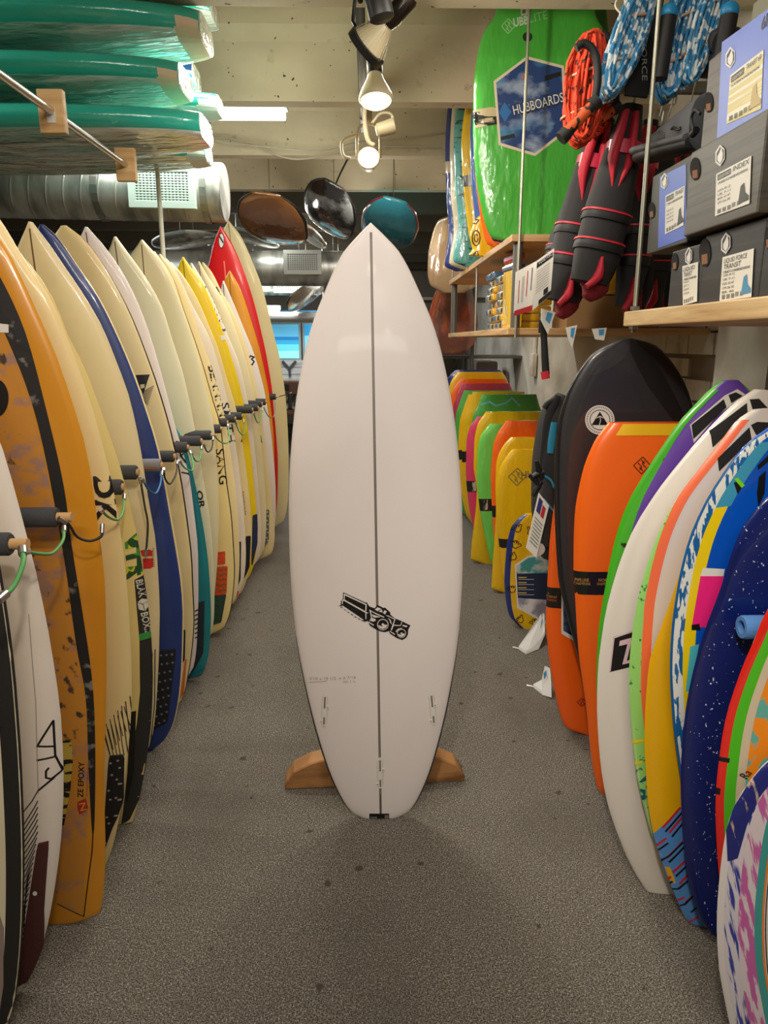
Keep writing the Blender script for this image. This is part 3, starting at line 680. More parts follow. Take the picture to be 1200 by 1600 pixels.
for i in range(24):
    y = 1248+i*9.6; x1 = 59-max(0, (i-6))*1.45; x0 = 37 if i < 22 else 20
    if i == 0: pl = [[(59, 1236), (50, 1252), (37, 1268)]]
    else: pl = pl + [[(x1, y-6), (x1-5, y+4), (x0+6-(i*.25), y+22+i*.2), (x0-i*.55, y+32+i*.3)]]
b.lines('printed_lines', BLACK, pl, .0022)
b.lines('printed_lines', flat((150, 138, 126)), [[(45, 960), (56, 1100), (60, 1240)]], .0015)
perforated(b, [(60, 1317), (77, 1313), (62, 1525), (27, 1540)], mat('maroon_pad', (74, 34, 32), .85, bump=(60, .5, .004)), False)
b.ppx('pad_screw', WHITE, circ(57, 1392, 3.6, 12), off=.008)
# orange
M_OR = mat('orange_resin', (208, 140, 30), .3, coat=.5, mix=((188, 118, 22), 3, .5, .8, 4))
b = lb(2, 'mustard orange resin surfboard with wide black curved bands and worn middle panel', M_OR, 1.57, (-.93, 1.86), [(0, 372), (50, 470), (100, 590), (140, 730), (160, 870), (166, 1000), (163, 1200), (157, 1425)], nose=-.02, tailw=.15, W=.27, T=.026)
def onb(b, L): return [b.px(*p) for p in L]
b.ppx('worn_panel', mat('worn_orange', (196, 134, 48), .45, coat=.3, mix=[((160, 122, 104), (16, 16, 20), .53, .64, 8), ((66, 52, 40), (30, 30, 22), .62, .68, 8)]), [(-60, 520), (0, 520), (30, 560), (64, 690), (100, 870), (118, 1000), (134, 1100), (139, 1230), (130, 1430), (90, 1414), (60, 1400), (-20, 1400)], off=.0006, maxlen=.04)
b.ppx('black_band', mat('black_worn', (26, 25, 24), .5, mix=((120, 116, 110), 26, .62, .7, 8)), [(-20, 410), (0, 432), (40, 520), (75, 650), (100, 760), (112, 850), (128, 950), (144, 1060), (149, 1160), (148, 1280), (144, 1300), (138, 1190), (134, 1090), (118, 1000), (100, 870), (68, 700), (40, 600), (0, 505), (-20, 480)], off=.001, maxlen=.04, smooth=1)
b.lines('pinline', BLACK, [[(146, 1290), (144, 1330), (131, 1432), (90, 1412)]], .0028)
b.ppx('printed_disc', BLACK, circ(-6, 622, 20, 24, 30), off=.0016)
b.ppx('paper_sticker', WHITE, [(-5, 505), (14, 507), (14, 520), (-5, 519)], off=.0018)
b.text('printed_lettering', BLACK, 'ZE EPOXY', (130, 1246), (132, 1190), .013, bold=.02)
b.text('printed_lettering', flat((160, 50, 25)), 'Ecological epoxy resin', (137, 1243), (139, 1192), .005)
b.ppx('printed_logo', flat((170, 44, 24)), [(121, 1253), (134, 1247), (138, 1262), (134, 1268), (124, 1273), (121, 1262)])
b.lines('printed_logo', flat((215, 160, 70)), [[(124, 1256), (133, 1254), (127, 1266), (135, 1264)]], .003, off=.0016)
# rag of yellow black fur grip seen between
b.ppx('zebra_grip', mat('zebra_yellow', (196, 172, 70), .9, mix=((24, 22, 16), (20, 20, 60), .5, .54, 3)), [(97, 1158), (112, 1154), (114, 1190), (110, 1235), (100, 1290), (92, 1290), (92, 1158)], thick=.002)
b = lb(3, 'cream surfboard with big black letters and dotted black pad, behind the orange one', cream('cream_l3', (228, 208, 150), (214, 188, 124)), 1.76, (-.97, 1.9), [(0, 342), (26, 386), (59, 436), (85, 477), (112, 547), (135, 609), (157, 682), (180, 780), (195, 881), (202, 967), (206, 1082), (200, 1178), (187, 1275), (169, 1344)], nose=-.03, tailw=.06)
b.text('printed_lettering', BLACK, 'DK', (147, 744), (152, 816), .042, bold=.04)
perforated(b, [(171, 1180), (193, 1178), (191, 1250), (160, 1340)], rows=7, cols=2, hole=.0035, dm=flat((150, 146, 138)))
b.lines('printed_lines', flat((44, 40, 36)), [[(172+i*5, 1178-i*7), (172+i*5-8, 1150-i*7-4)] for i in range(7)]+[[(172+i*5.4, 1180), (160+i*6, 1138-i*7)] for i in range(8)], .0022)
b = lb(4, 'yellowed surfboard with black tail panel and green camouflage letter sticker', cream('yellowed', (222, 200, 130), (204, 174, 96)), 1.96, (-1.03, 1.84), [(60, 430), (88, 477), (106, 524), (132, 574), (156, 638), (176, 694), (191, 741), (213, 832), (224, 896), (233, 960), (238, 1025), (237, 1116), (231, 1172), (219, 1241), (203, 1275)], nose=-.05, tailw=.07)
b.ppx('tail_panel', mat('graphite', (38, 37, 36), .5), [(210, 906), (226, 898), (236, 960), (242, 1040), (240, 1116), (232, 1180), (219, 1245), (203, 1280), (190, 1290), (200, 1200), (214, 1130), (219, 1080), (218, 1000)], off=.0008)
b.ppx('green_stripe', flat((52, 140, 66)), [(217, 991), (240, 986), (240, 996), (218, 1001)], off=.0016)
b.text('printed_lettering', flat((205, 200, 185)), 'BLAK', (212, 907), (218, 934), .017, off=.0016, bold=.01)
b.text('printed_lettering', flat((205, 200, 185)), 'BOXII', (220, 958), (226, 988), .017, off=.0016, bold=.01)
b.ppx('printed_cube', flat((205, 200, 185)), [(215, 941), (221, 935), (230, 938), (231, 948), (226, 955), (217, 952)], off=.0016)
b.lines('printed_cube', BLACK, [[(215, 941), (223, 944), (231, 940)], [(223, 944), (225, 954)]], .0015, off=.0022)
b.ppx('printed_lines', BLACK, [(205, 1112), (213, 1110), (210, 1200), (200, 1250), (197, 1250)], off=.0022)
CAM = mat('green_camo', (58, 130, 48), .5, mix=[((190, 190, 40), 28, .5, .53, 1), ((24, 70, 30), 22, .55, .57, 1)])
b.ppx('camouflage_letters', CAM, [[(195, 848), (213, 832), (221, 890), (224, 897), (214, 899), (212, 855), (196, 858)], [(196, 868), (212, 864), (213, 872), (197, 876)], [(197, 886), (214, 884), (216, 893), (203, 903), (198, 906)]], off=.001)
b = lb(5, 'cream shortboard with brown stringer tip, red square logo low on its deck', cream('cream_l5', (222, 206, 160), (202, 178, 126), c3=(190, 172, 134)), 2.12, (48, 347), [(76, 380), (100, 415), (126, 453), (159, 509), (182, 565), (203, 624), (220, 703), (232, 781), (244, 852), (249, 930), (249, 996), (246, 1070), (238, 1150)], nose=-.04, tailw=.07)
stringer(b)
b.ppx('printed_logo', flat((190, 34, 30)), [[(219, 860), (232, 858), (238, 861), (238, 869), (222, 869)], [(223, 873), (239, 872), (239, 885), (236, 888), (224, 889)]])
b.text('printed_lettering', flat((90, 80, 64)), 'ERUPTION', (241, 886), (240, 857), .006)
b.lines('printed_lines', flat((60, 56, 50)), [[(238, 1020), (236, 1100), (228, 1180)], [(242, 1015), (241, 1100), (232, 1190)]], .003)
M_BLU = mat('navy_deck', (28, 50, 112), .4, coat=.4, mix=((64, 84, 140), (3, 3, 1.5), .55, .85, 6))
b = lb(6, 'navy blue surfboard with black dotted pad and pale scratches', M_BLU, 2.37, (66, 351), [(88, 368), (117, 409), (153, 462), (176, 506), (206, 574), (229, 638), (250, 709), (270, 818), (283, 896), (287, 940), (287, 984), (283, 1068), (273, 1125), (258, 1155), (240, 1169)], nose=-.04, tailw=.06, rail=(cream('cream_foam_a'), .992, 2, False))
perforated(b, [(250, 1016), (276, 1014), (262, 1128), (238, 1140)], rows=9, cols=3, dm=flat((96, 104, 130)), hole=.0045)
b = lb(7, 'round nosed cream surfboard with thin black outline and black triangle emblem', cream('cream_l7', (226, 206, 150), (200, 164, 92), .5, .8), 2.66, (100, 353), [(109, 356), (117, 360), (132, 374), (159, 409), (182, 447), (206, 494), (226, 544), (250, 612), (271, 687), (286, 762), (299, 857), (302, 916), (304, 967), (300, 1020), (295, 1050), (285, 1092), (277, 1110)], nose=-.04, tailw=.06, rail=(BLACK, .975), endw=.01)
b.ppx('printed_emblem', BLACK, [(212, 586), (234, 585), (224, 616), (218, 604)])
b.ppx('emblem_detail', flat((200, 185, 150)), [[(219, 601), (226, 600), (226, 606), (220, 607)]], off=.0016)
b.lines('printed_lines', BLACK, [[(222+i*.45, 613+i*1.5), (240-i*.9, 603+i*3)] for i in range(11)], .0022)
b.ppx('orange_fabric', mat('orange_fibre', (206, 110, 40), .8), [(289, 1030), (292, 1030), (287, 1085), (281, 1092)])
perforated(b, [(280, 984), (290, 984), (289, 1030), (282, 1040)], dots=False)
b = lb(8, 'lavender white surfboard with pointed nose and small black scribble logo at peg height', LAV, 2.8, (135, 355), [(147, 362), (164, 386), (194, 430), (217, 477), (238, 535), (258, 605), (275, 670), (287, 710), (298, 758), (307, 832), (310, 916), (309, 967), (303, 1040), (292, 1085)], nose=-.04, tailw=.06)
stringer(b)
b.lines('printed_logo', BLACK, [[(275, 690), (290, 694)], [(276, 692), (292, 690)], [(278, 700), (284, 715), (293, 728), (282, 712), (290, 706), (296, 725)], [(284, 738), (298, 742)]], .006)
b.lines('printed_lines', flat((60, 56, 50)), [[(305, 955+i*7), (310, 953+i*7)] for i in range(7)], .007)
b = lb(9, 'teal surfboard low in the rack, only its rail and dark tail pad showing', mat('teal_deck', (16, 124, 130), .35, coat=.4, mix=((8, 104, 112), 3, .4, .7)), 2.92, (-1.0, 1.42), [(287, 690), (295, 714), (312, 791), (324, 866), (329, 933), (328, 1001), (315, 1055), (297, 1072)], nose=-.02, tailw=.08)
perforated(b, [(309, 942), (320, 938), (318, 1020), (298, 1056)], mat('dark_teal_pad', (26, 36, 42), .85, bump=(80, .6, .004)), False)
b.lines('printed_lines', flat((40, 110, 130)), [[(298, 1052), (306, 1046), (316, 1042)], [(300, 1058), (316, 1048)]], .006, off=.008)
b = lb(10, 'pale olive cream shortboard with pointed nose and small orange black letters', OLV, 3.06, (180, 370), [(185, 374), (203, 399), (230, 437), (254, 482), (270, 533), (286, 583), (297, 631), (305, 674), (318, 750), (328, 810), (333, 866), (335, 933), (332, 984), (322, 1035)], nose=-.04, tailw=.06)
stringer(b)
b.text('printed_lettering', BLACK, 'OR', (307, 767), (312, 795), .022, bold=.03)
b = lb(11, 'pale olive cream shortboard with wide shoulders beside the vertical pole', cream('olive2', (216, 208, 170), (212, 190, 140)), 3.22, (222, 375), [(235, 386), (257, 415), (278, 463), (299, 522), (315, 575), (327, 629), (334, 663), (339, 730), (342, 791), (341, 849), (336, 920), (322, 1000)], nose=-.04, tailw=.06)
stringer(b)
ORP = mat('orange_green_pad', (206, 72, 24), .8, bump=(60, .8, .005))
b = lb(12, 'cream surfboard with two-piece orange to green tail pad and black script letters', cream('cream_l12', (230, 208, 140), (218, 190, 116)), 3.4, (241, 393), [(251, 399), (272, 437), (287, 482), (304, 529), (321, 582), (336, 635), (345, 663), (354, 747), (363, 815), (367, 882), (364, 933), (352, 978), (343, 995)], nose=-.04, tailw=.07, rail=(BLACK, .985))
perforated(b, [(337, 863), (352, 861), (352, 881), (337, 882)], ORP, False)
perforated(b, [(334, 886), (356, 884), (354, 928), (333, 930)], ORP, False)
perforated(b, [(333, 930), (354, 928), (346, 972), (331, 976)], mat('green_pad', (38, 66, 52), .85, bump=(60, .8, .005)), False)
b.lines('printed_lines', flat((60, 110, 60)), [[(335, 890+i*8), (340, 887+i*8), (345, 891+i*8), (350, 887+i*8), (354, 890+i*8)] for i in range(5)], .004, off=.008)
b.text('printed_lettering', BLACK, 'SANG', (337, 702), (343, 757), .037, bold=.01)
b = lb(13, 'cream surfboard with tall black stencil letters down its edge above the pegs', cream('cream_l13', (230, 212, 158), (222, 196, 130)), 3.57, (250, 397), [(257, 402), (275, 428), (300, 486), (315, 533), (330, 571), (345, 624), (352, 655), (362, 720), (370, 781), (374, 850), (370, 930)], nose=-.04, tailw=.07)
b.text('printed_lettering', BLACK, 'BENNNN', (325, 572), (343, 652), .034, bold=.02)
b = lb(14, 'cream surfboard with black pad, tight behind the stencil lettered one', CR4, 3.74, (258, 403), [(272, 418), (302, 480), (326, 525), (341, 567), (353, 614), (361, 650), (373, 730), (380, 790), (384, 850), (383, 890), (369, 938)], nose=-.04, tailw=.07)
b.text('printed_lettering', BLACK, 'SMITH', (346, 630), (357, 692), .034, bold=.01)
perforated(b, [(370, 847), (377, 846), (376, 905), (368, 925)], M_PAD, False)
b.ppx('red_tip', flat((200, 40, 40)), [(367, 926), (372, 922), (370, 932), (366, 936)], off=.007)
b = lb(15, 'cream surfboard with long thin black bar near its nose', CR1, 3.93, (267, 410), [(270, 411), (285, 429), (307, 465), (326, 508), (343, 550), (355, 593), (368, 635), (380, 700), (388, 760), (393, 815), (392, 866), (378, 925)], nose=-.04, tailw=.07)
b.ppx('printed_bar', BLACK, [(271, 428), (274, 428), (300, 476), (297, 478)])
b.text('printed_lettering', flat((60, 50, 40)), 'handmade', (379, 768), (383, 805), .009)
perforated(b, [(384, 838), (391, 837), (389, 885), (381, 905)], M_PAD, False)
b.ppx('black_triangle', BLACK, [(376, 690), (381, 672), (385, 695)])
b = lb(16, 'bright yellow surfboard with small white paper sticker', mat('yellow_deck', (232, 200, 12), .35, coat=.4), 4.1, (286, 402), [(300, 420), (317, 442), (332, 476), (349, 520), (364, 567), (377, 614), (385, 656), (393, 720), (400, 790), (402, 830), (400, 865), (390, 900)], nose=-.04, tailw=.07)
stringer(b)
b.ppx('paper_sticker', WHITE, [(344, 524), (354, 523), (357, 530), (346, 532)])
perforated(b, [(395, 805), (402, 803), (401, 850), (393, 885)], mat('navy_pad', (30, 42, 74), .85), False)
b = lb(17, 'white surfboard with blue block letters just behind the yellow one', CR4, 4.28, (299, 411), [(302, 414), (315, 435), (336, 476), (358, 529), (375, 571), (387, 624), (393, 660), (400, 720), (406, 790), (408, 830), (405, 870), (397, 902)], nose=-.04, tailw=.07)
stringer(b)
b.text('printed_lettering', flat((34, 72, 176)), 'DAVAUD', (308, 440), (345, 520), .055, bold=.03)
b = lb(18, 'cream shortboard with pale nose between blue lettered and orange nosed boards', CR2, 4.45, (311, 409), [(321, 425), (349, 469), (366, 508), (379, 546), (392, 593), (400, 629), (409, 700), (415, 770), (416, 820), (412, 860), (402, 890)], nose=-.04, tailw=.07)
stringer(b)
b = lb(19, 'yellowed cream surfboard with grey dotted tail pad and small green letter patch', CR1, 4.63, (317, 410), [(321, 411), (331, 425), (347, 457), (364, 486), (381, 529), (394, 576), (403, 614), (409, 650), (417, 714), (425, 781), (429, 825), (426, 862), (412, 880)], nose=-.04, tailw=.08)
b.ppx('green_patch', flat((44, 160, 84)), [(399, 682), (408, 680), (410, 692), (401, 694)])
b.lines('printed_letter', BLACK, [[(402, 691), (402, 685), (407, 684), (408, 690)]], .008, off=.0016)
b.lines('printed_mark', BLACK, [[(338, 449), (342, 456)], [(342, 458), (344, 461)]], .01)
perforated(b, [(408, 797), (421, 796), (420, 845), (405, 866)], mat('grey_pad', (98, 100, 96), .85), rows=8, cols=3, dm=flat((190, 188, 170)), hole=.006)
b = lb(20, 'clean white surfboard with small black outline logo beside the red one', WHT, 4.86, (349, 439), [(352, 442), (366, 476), (379, 508), (396, 550), (409, 593), (417, 631), (426, 699), (430, 747), (431, 790), (427, 840)], nose=-.04, tailw=.08)
stringer(b, flat((90, 84, 76)))
b.lines('printed_logo', BLACK, [[(388, 568), (388, 560), (392, 556), (397, 558), (393, 561), (397, 565), (394, 570), (388, 568)]], .009)
b = lb(21, 'amber wood-toned surfboard with pointed nose in front of the red one', mat('amber_deck', (216, 146, 34), .35, coat=.5, mix=((178, 112, 28), (9, 9, 2), .5, .8)), 5.02, (359, 423), [(363, 427), (375, 450), (392, 499), (404, 539), (413, 578), (420, 614), (428, 690), (430, 760), (426, 820)], nose=-.04, tailw=.08)
stringer(b, flat((90, 60, 20)))
b = lb(22, 'tall red surfboard with oval striped badge at the nose', mat('red_deck', (206, 22, 26), .35, coat=.4), 5.22, (345, 354), [(349, 358), (361, 378), (379, 418), (395, 466), (409, 522), (419, 570), (426, 618), (433, 698), (434, 750), (430, 810)], nose=-.04, tailw=.08)
b.patch('stringer', flat((240, 130, 100)), .3, .9, -.004, .004, u=False, nu=1, nv=30)
b.ppx('badge', BLACK, circ(346, 376, 4.6, 20, 12.5)); b.ppx('badge_face', WHITE, circ(346, 376, 3.7, 20, 10.8), off=.0016)
b.ppx('badge_stripe', BLACK, [(342.6, 371), (343.6, 368), (349.5, 378), (348.6, 381)], off=.0024)
b = lb(23, 'large pale cream longboard at the far end of the left rack', cream('cream_l23', (222, 212, 158), (208, 192, 124)), 5.6, (357, 345), [(361, 348), (377, 370), (395, 410), (411, 453), (425, 511), (438, 565), (446, 618), (450, 677), (451, 720), (450, 781), (444, 812), (435, 821)], nose=-.05, tailw=.1, W=.27)
stringer(b)
# rack: back rail with posts, pegs and security cords
rk = empty('peg_rack', (-1.36, .9, 0), 'timber rack rail behind the used surfboards', 'rack')
for z in (1.03, .45): box('rail', (-.03, 0, z), (.0, 5.0, z+.14), M_PLY, rk, .004)
for y in (.05, 1.7, 3.3, 4.9): box('post', (-.1, y, 0), (-.031, y+.09, 1.4), M_PLY, rk, .004)
pegs = [(17, 850, 1.22), (90, 808, 1.46), (191, 761, 1.87), (214, 738, 2.03), (252, 727, 2.25), (272, 713, 2.54), (293, 699, 2.73), (314, 689, 2.9), (330, 680, 3.06), (345, 670, 3.3), (355, 660, 3.49), (367, 654, 3.66), (378, 650, 3.84), (394, 640, 4.0), (403, 637, 4.2), (409, 631, 4.37), (415, 628, 4.54), (431, 620, 5.1)]
PG = []
for i, (px, py, Y) in enumerate(pegs):
    e = PY(px, py, Y); PG.append(e)
    t = empty('peg', (-1.36, Y, e.z), ['first dark foam-covered peg at the left edge, wooden end showing', 'long dark foam-covered peg across the mustard orange board', 'dark foam peg end beside the black lettered cream board'][i] if i < 3 else 'foam-covered peg between boards, number unreadable', 'peg', 'foam-covered pegs of the left rack')
    Lx = e.x+1.36
    tube('dowel', [(0, 0, 0), (Lx+(.03 if i < 2 else .006), 0, 0)], .01, mat('dowel', (190, 150, 100), .6), t, 10)
    o = tube('foam_sleeve', [(.02, 0, 0), (.025, 0, 0), (Lx-.004, 0, 0), (Lx, 0, 0)], [.018, .021, .021, .018], M_FOAM, t, 18)
    if i == 4: o.data.materials[0] = mat('grey_sleeve', (112, 110, 112), .8); box('sleeve_slit', (.05, -.0225, -.008), (Lx-.01, -.014, -.001), mat('slit_brown', (130, 86, 56), .8), t)
PLAB = ['dark foam peg reaching past the yellowed board with camouflage letters', 'pale grey foam peg with brown slit across the navy board', 'foam peg over the black outlined round nosed board', 'foam peg over the lavender white board', 'foam peg over the first pale olive board', 'foam peg over the second pale olive board', 'foam peg at the board with orange tail pad', 'foam peg at the stencil lettered board', 'foam peg at the board with the black letters SMITH', 'foam peg at the board with the thin black bar', 'long foam peg over the bright yellow board', 'small foam peg just beyond the yellow board', 'foam peg beside the cream board with dotted pad', 'foam peg in front of the white board with outline logo', 'last foam peg, across the red and far cream boards']
for o, l_ in zip([o for o in C.objects if o.name.startswith('peg') and o.get('category') == 'peg'][3:], PLAB): o['label'] = l_
GC = mat('green_cord', (84, 150, 84), .5); KC = mat('black_cord', (24, 24, 24), .6); BC = mat('blue_cord', (40, 104, 160), .5)
def cord(pxs, Ys, m, label, r=.0032):
    n = len(pxs); t = catmull([PY(p[0], p[1], Ys[0]+(Ys[1]-Ys[0])*i/(n-1)) for i, p in enumerate(pxs)], 6)
    root = tag(tube('security_cord', t, r, m, None, 8), label, 'cord', 'security cords linking the pegs')
    for a, b_ in ((t[0], t[1]), (t[-1], t[-2])):
        d = (b_-a).normalized(); tube('ferrule', [a-d*.004, a+d*.016], r*1.7, M_CHROME, root, 8)
cord([(35, 858), (36, 880), (22, 915), (0, 936)], (1.2, 1.1), GC, 'green cord hanging off the first peg at the left edge', .0045)
cord([(38, 861), (60, 865), (82, 864), (98, 845), (100, 825)], (1.22, 1.42), GC, 'green cord looped between the first two pegs')
cord([(94, 811), (108, 820), (120, 838), (140, 845), (158, 838), (160, 822)], (1.44, 1.5), KC, 'black cord sagging over the mustard orange board', .003)
cord([(157, 796), (170, 808), (184, 812), (192, 800), (194, 775)], (1.6, 1.85), GC, 'green cord looped beside the big black letters')
cord([(219, 747), (226, 790), (231, 820), (228, 865)], (2.0, 2.05), mat('brown_cord', (60, 52, 44), .6), 'long dark cord hanging down to the red square logo')
cord([(222, 748), (232, 765), (243, 771), (250, 758), (253, 738)], (2.0, 2.22), BC, 'blue cord looped in front of the navy board')
cord([(256, 733), (258, 748), (266, 756), (275, 740), (277, 722)], (2.24, 2.5), KC, 'black cord loop between pegs beyond the navy board', .003)
cord([(280, 720), (290, 732), (301, 735), (301, 720), (297, 706)], (2.52, 2.7), GC, 'green cord loop over the lavender white board')
cord([(298, 708), (306, 720), (312, 718), (315, 698)], (2.7, 2.88), GC, 'small green cord loop beside the teal rail')
cord([(318, 694), (324, 706), (331, 700), (333, 684)], (2.9, 3.05), KC, 'small black cord loop past the pale olive boards', .003)
cord([(334, 680), (344, 690), (355, 692), (358, 680), (356, 664)], (3.06, 3.4), GC, 'light green cord loop in front of the orange pad board')
cord([(368, 660), (374, 675), (381, 678), (381, 656)], (3.66, 3.8), GC, 'light green cord near the board with letters SMITH')
cord([(396, 645), (402, 660), (407, 655), (410, 640)], (4.0, 4.3), GC, 'thin pale green cord by the yellow board')
cord([(412, 636), (419, 650), (428, 650), (430, 628)], (4.4, 4.8), mat('grey_cord', (120, 120, 110), .6), 'thin grey cord next to the red surfboard')
cord([(433, 620), (442, 618), (455, 614)], (5.1, 5.2), KC, 'short dark wire sticking out past the far cream longboard', .003)
# ============================================================ RIGHT ROW: SKIMBOARDS
RG = 'skimboards standing along the right side of the aisle'
def rb(label, m, Y, tip, edge, **kw):
    kw.setdefault('T', .014); kw.setdefault('nose', -.02); kw.setdefault('W', .28); kw.setdefault('endw', .02)
    return fit_board('skimboard', label, 'skimboard', RG, m, Y, tip, edge, side=-1, n=3.2, e=.5, ends=.7, **kw)
def eb(b, name, m, d0, d1, v0=.01, v1=.985, off=.0008, nu=3, label=None):
    """band that follows the left outline between distances d0 and d1 from the edge"""
    f = lambda d: (lambda v: -max(.0, b.w(v)-(d(v) if callable(d) else d)))
    return b.patch(name, m, v0, v1, f(d0), f(d1), u=False, nu=nu, nv=44, off=off, label=label)
def ink(name, c, **k): return mat(name, c, .3, coat=.5, **k)
I_NAVY = ink('skim_navy', (12, 28, 98), mix=((200, 205, 220), (170, 170, 110), .705, .73, 1))
b = rb('nearest skimboard with brushed blue, pink and white paint and golden centre', ink('skim_white', (214, 208, 206)), 1.13, (1350, 1090), [(1197, 1188), (1165, 1225), (1145, 1259), (1134, 1293), (1127, 1337), (1123, 1377), (1120, 1430), (1121, 1480), (1126, 1530), (1140, 1600), (1165, 1680)], W=.3, T=.018)
eb(b, 'brushed_blue', ink('brush_blue', (206, 200, 208), mix=[((52, 62, 148), (120, 120, 7), .5, .54, 5), ((44, 44, 120), (9, 9, 4), .58, .62, 4)]), .012, .05)
eb(b, 'brushed_pink', ink('brush_pink', (212, 200, 206), mix=[((190, 96, 160), (90, 90, 12), .46, .52, 5)]), .036, .067, off=.0012)
eb(b, 'teal_band', ink('skim_teal', (62, 152, 148)), .066, .080, off=.0014); eb(b, 'orange_line', ink('skim_orange_l', (226, 130, 40)), .080, .084, off=.0016)
eb(b, 'dark_line', BLACK, .086, .088, off=.0016); eb(b, 'gold_centre', ink('skim_gold', (226, 158, 20), mix=((90, 50, 20), (14, 14, 4), .62, .7, 5)), .099, .62, .06, .94, off=.0014, nu=14)
b.ppx('blue_sweep', ink('sweep_blue', (34, 40, 112), mix=((214, 190, 150), (50, 50, 9), .6, .66, 4)), [(1146, 1262), (1170, 1228), (1200, 1190), (1215, 1180), (1215, 1205), (1186, 1245), (1166, 1290), (1152, 1340), (1138, 1345), (1137, 1300)], off=.002)
b = rb('skimboard with red and green rails around an orange face with teal loops', ink('skim_cream', (206, 192, 166)), 1.31, (1330, 860), [(1198, 952), (1178, 998), (1156, 1050), (1132, 1129), (1121, 1208), (1118, 1250), (1119, 1300), (1124, 1370), (1136, 1440), (1160, 1500)], W=.3)
eb(b, 'red_rail', ink('skim_red', (216, 34, 20)), 0, .016, .24); eb(b, 'green_rail', ink('skim_green', (70, 184, 20)), .016, .038, .24)
eb(b, 'orange_face', ink('skim_orange', (240, 142, 26), mix=[((96, 176, 166), (26, 26, 22), .55, .58, 1)]), .056, .5, .03, .96, off=.0012, nu=14)
b.ppx('black_break', BLACK, [(1121, 1184), (1141, 1184), (1140, 1191), (1121, 1189)], off=.002); b.ppx('black_break', BLACK, [(1119, 1232), (1127, 1232), (1126, 1242), (1119, 1242)], off=.002)
b.text('signature', BLACK, 'Ra', (1166, 1216), (1174, 1206), .02, off=.004)
b = rb('dark navy skimboard with fine white flecks', I_NAVY, 1.425, (1262, 748), [(1198, 776), (1176, 802), (1156, 830), (1124, 923), (1095, 1002), (1073, 1097), (1065, 1177), (1064, 1246), (1070, 1337), (1084, 1403), (1099, 1442), (1122, 1468)], W=.285, T=.012)
eb(b, 'plain_rail', ink('skim_navy2', (10, 24, 88)), .0, .014, .1, .9)  # slightly darker navy band without flecks
pk = empty('peg', (1.12, 1.36, PX(1176, 980, .86).z), 'pale blue foam tube peg in front of the navy skimboard', 'peg')
e = PY(1158, 980, 1.36); pk.location = (e.x, 1.36, e.z)
bm = bmesh.new(); lathe(bm, [(.014, .0), (.023, 0), (.025, .004), (.025, .2), (.014, .2), (.014, .0)], 24, Matrix.Rotation(math.radians(90), 4, 'Y'), False); frombm('foam_sleeve', bm, mat('blue_foam', (78, 126, 186), .9, bump=(200, .5, .002)), pk, True, 40)
tube('dowel', [(.03, 0, 0), (1.49-e.x, 0, 0)], .012, mat('dowel', (190, 150, 100), .6), pk, 12)
b = rb('bright blue skimboard with patterned white rail and yellow band', ink('skim_blue', (8, 84, 196), mix=((16, 50, 130), (4, 4, 3), .55, .8)), 1.475, (1262, 640), [(1198, 669), (1162, 697), (1130, 738), (1099, 789), (1073, 852), (1056, 930), (1048, 1002), (1047, 1060), (1051, 1120), (1060, 1192), (1078, 1290)], W=.3, T=.012)
eb(b, 'patterned_rail', ink('skim_pattern', (220, 222, 215), mix=((20, 96, 158), (110, 110, 26), .52, .55, 2)), .004, .026); eb(b, 'blue_line', ink('line_blue', (16, 90, 150)), 0, .005, off=.0012)
eb(b, 'yellow_band', ink('skim_yellow', (236, 206, 10)), .026, .052, .02, .865)
eb(b, 'teal_band', ink('skim_sea', (60, 150, 186)), .026, .058, .865, .96)
b.ppx('black_mark', BLACK, [(1146, 754), (1150, 752), (1158, 762), (1152, 772)], off=.002); b.ppx('lime_mark', ink('lime', (120, 214, 40)), [(1146, 748), (1152, 746), (1163, 758), (1158, 762)], off=.0024)
b.ppx('white_stripe', WHITE, [(1098, 887), (1132, 889), (1130, 900), (1094, 900)], off=.0012); b.ppx('pink_field', ink('skim_pink', (240, 40, 130)), [(1094, 900), (1130, 900), (1120, 980), (1080, 980)], off=.0014)
b.ppx('black_mark', BLACK, [(1080, 976), (1092, 974), (1094, 984), (1080, 984)], off=.002); b.ppx('cyan_field', ink('skim_cyan', (80, 190, 200)), [(1078, 1010), (1092, 1006), (1078, 1080), (1071, 1080)], off=.0014)
b.ppx('foot_pad', BLACK, [(1183, 727), (1205, 706), (1205, 716), (1184, 734)], off=.002); b.ppx('brushed_black', BLACK, [(1185, 745), (1196, 735), (1194, 770), (1184, 792), (1182, 770)], off=.002)
b = rb('golden yellow skimboard with light blue tail crossed by red and black dashes', ink('skim_golden', (228, 172, 8)), 1.52, (1262, 640), [(1110, 800), (1090, 840), (1070, 875), (1042, 955), (1022, 1010), (1013, 1042), (1008, 1110), (1007, 1161), (1009, 1200), (1013, 1259), (1023, 1311), (1036, 1351), (1057, 1403), (1078, 1442), (1105, 1470)], W=.3, T=.012)
b.ppx('blue_tail', ink('skim_lightblue', (84, 142, 208)), [(1018, 1308), (1040, 1285), (1075, 1255), (1080, 1380), (1110, 1480), (1100, 1475), (1070, 1440), (1040, 1380), (1022, 1330)], off=.0008)
dash = [[(1036, 1292), (1062, 1262)], [(1046, 1300), (1064, 1278)], [(1026, 1322), (1040, 1310)], [(1042, 1340), (1066, 1315)], [(1052, 1362), (1070, 1345)], [(1042, 1375), (1048, 1370)], [(1062, 1380), (1075, 1366)], [(1058, 1408), (1068, 1402)], [(1072, 1408), (1082, 1400)], [(1078, 1440), (1090, 1432)]]
for q in dash: b.lines('red_dash', ink('dash_red', (196, 40, 50)), [q], .006, off=.0016)
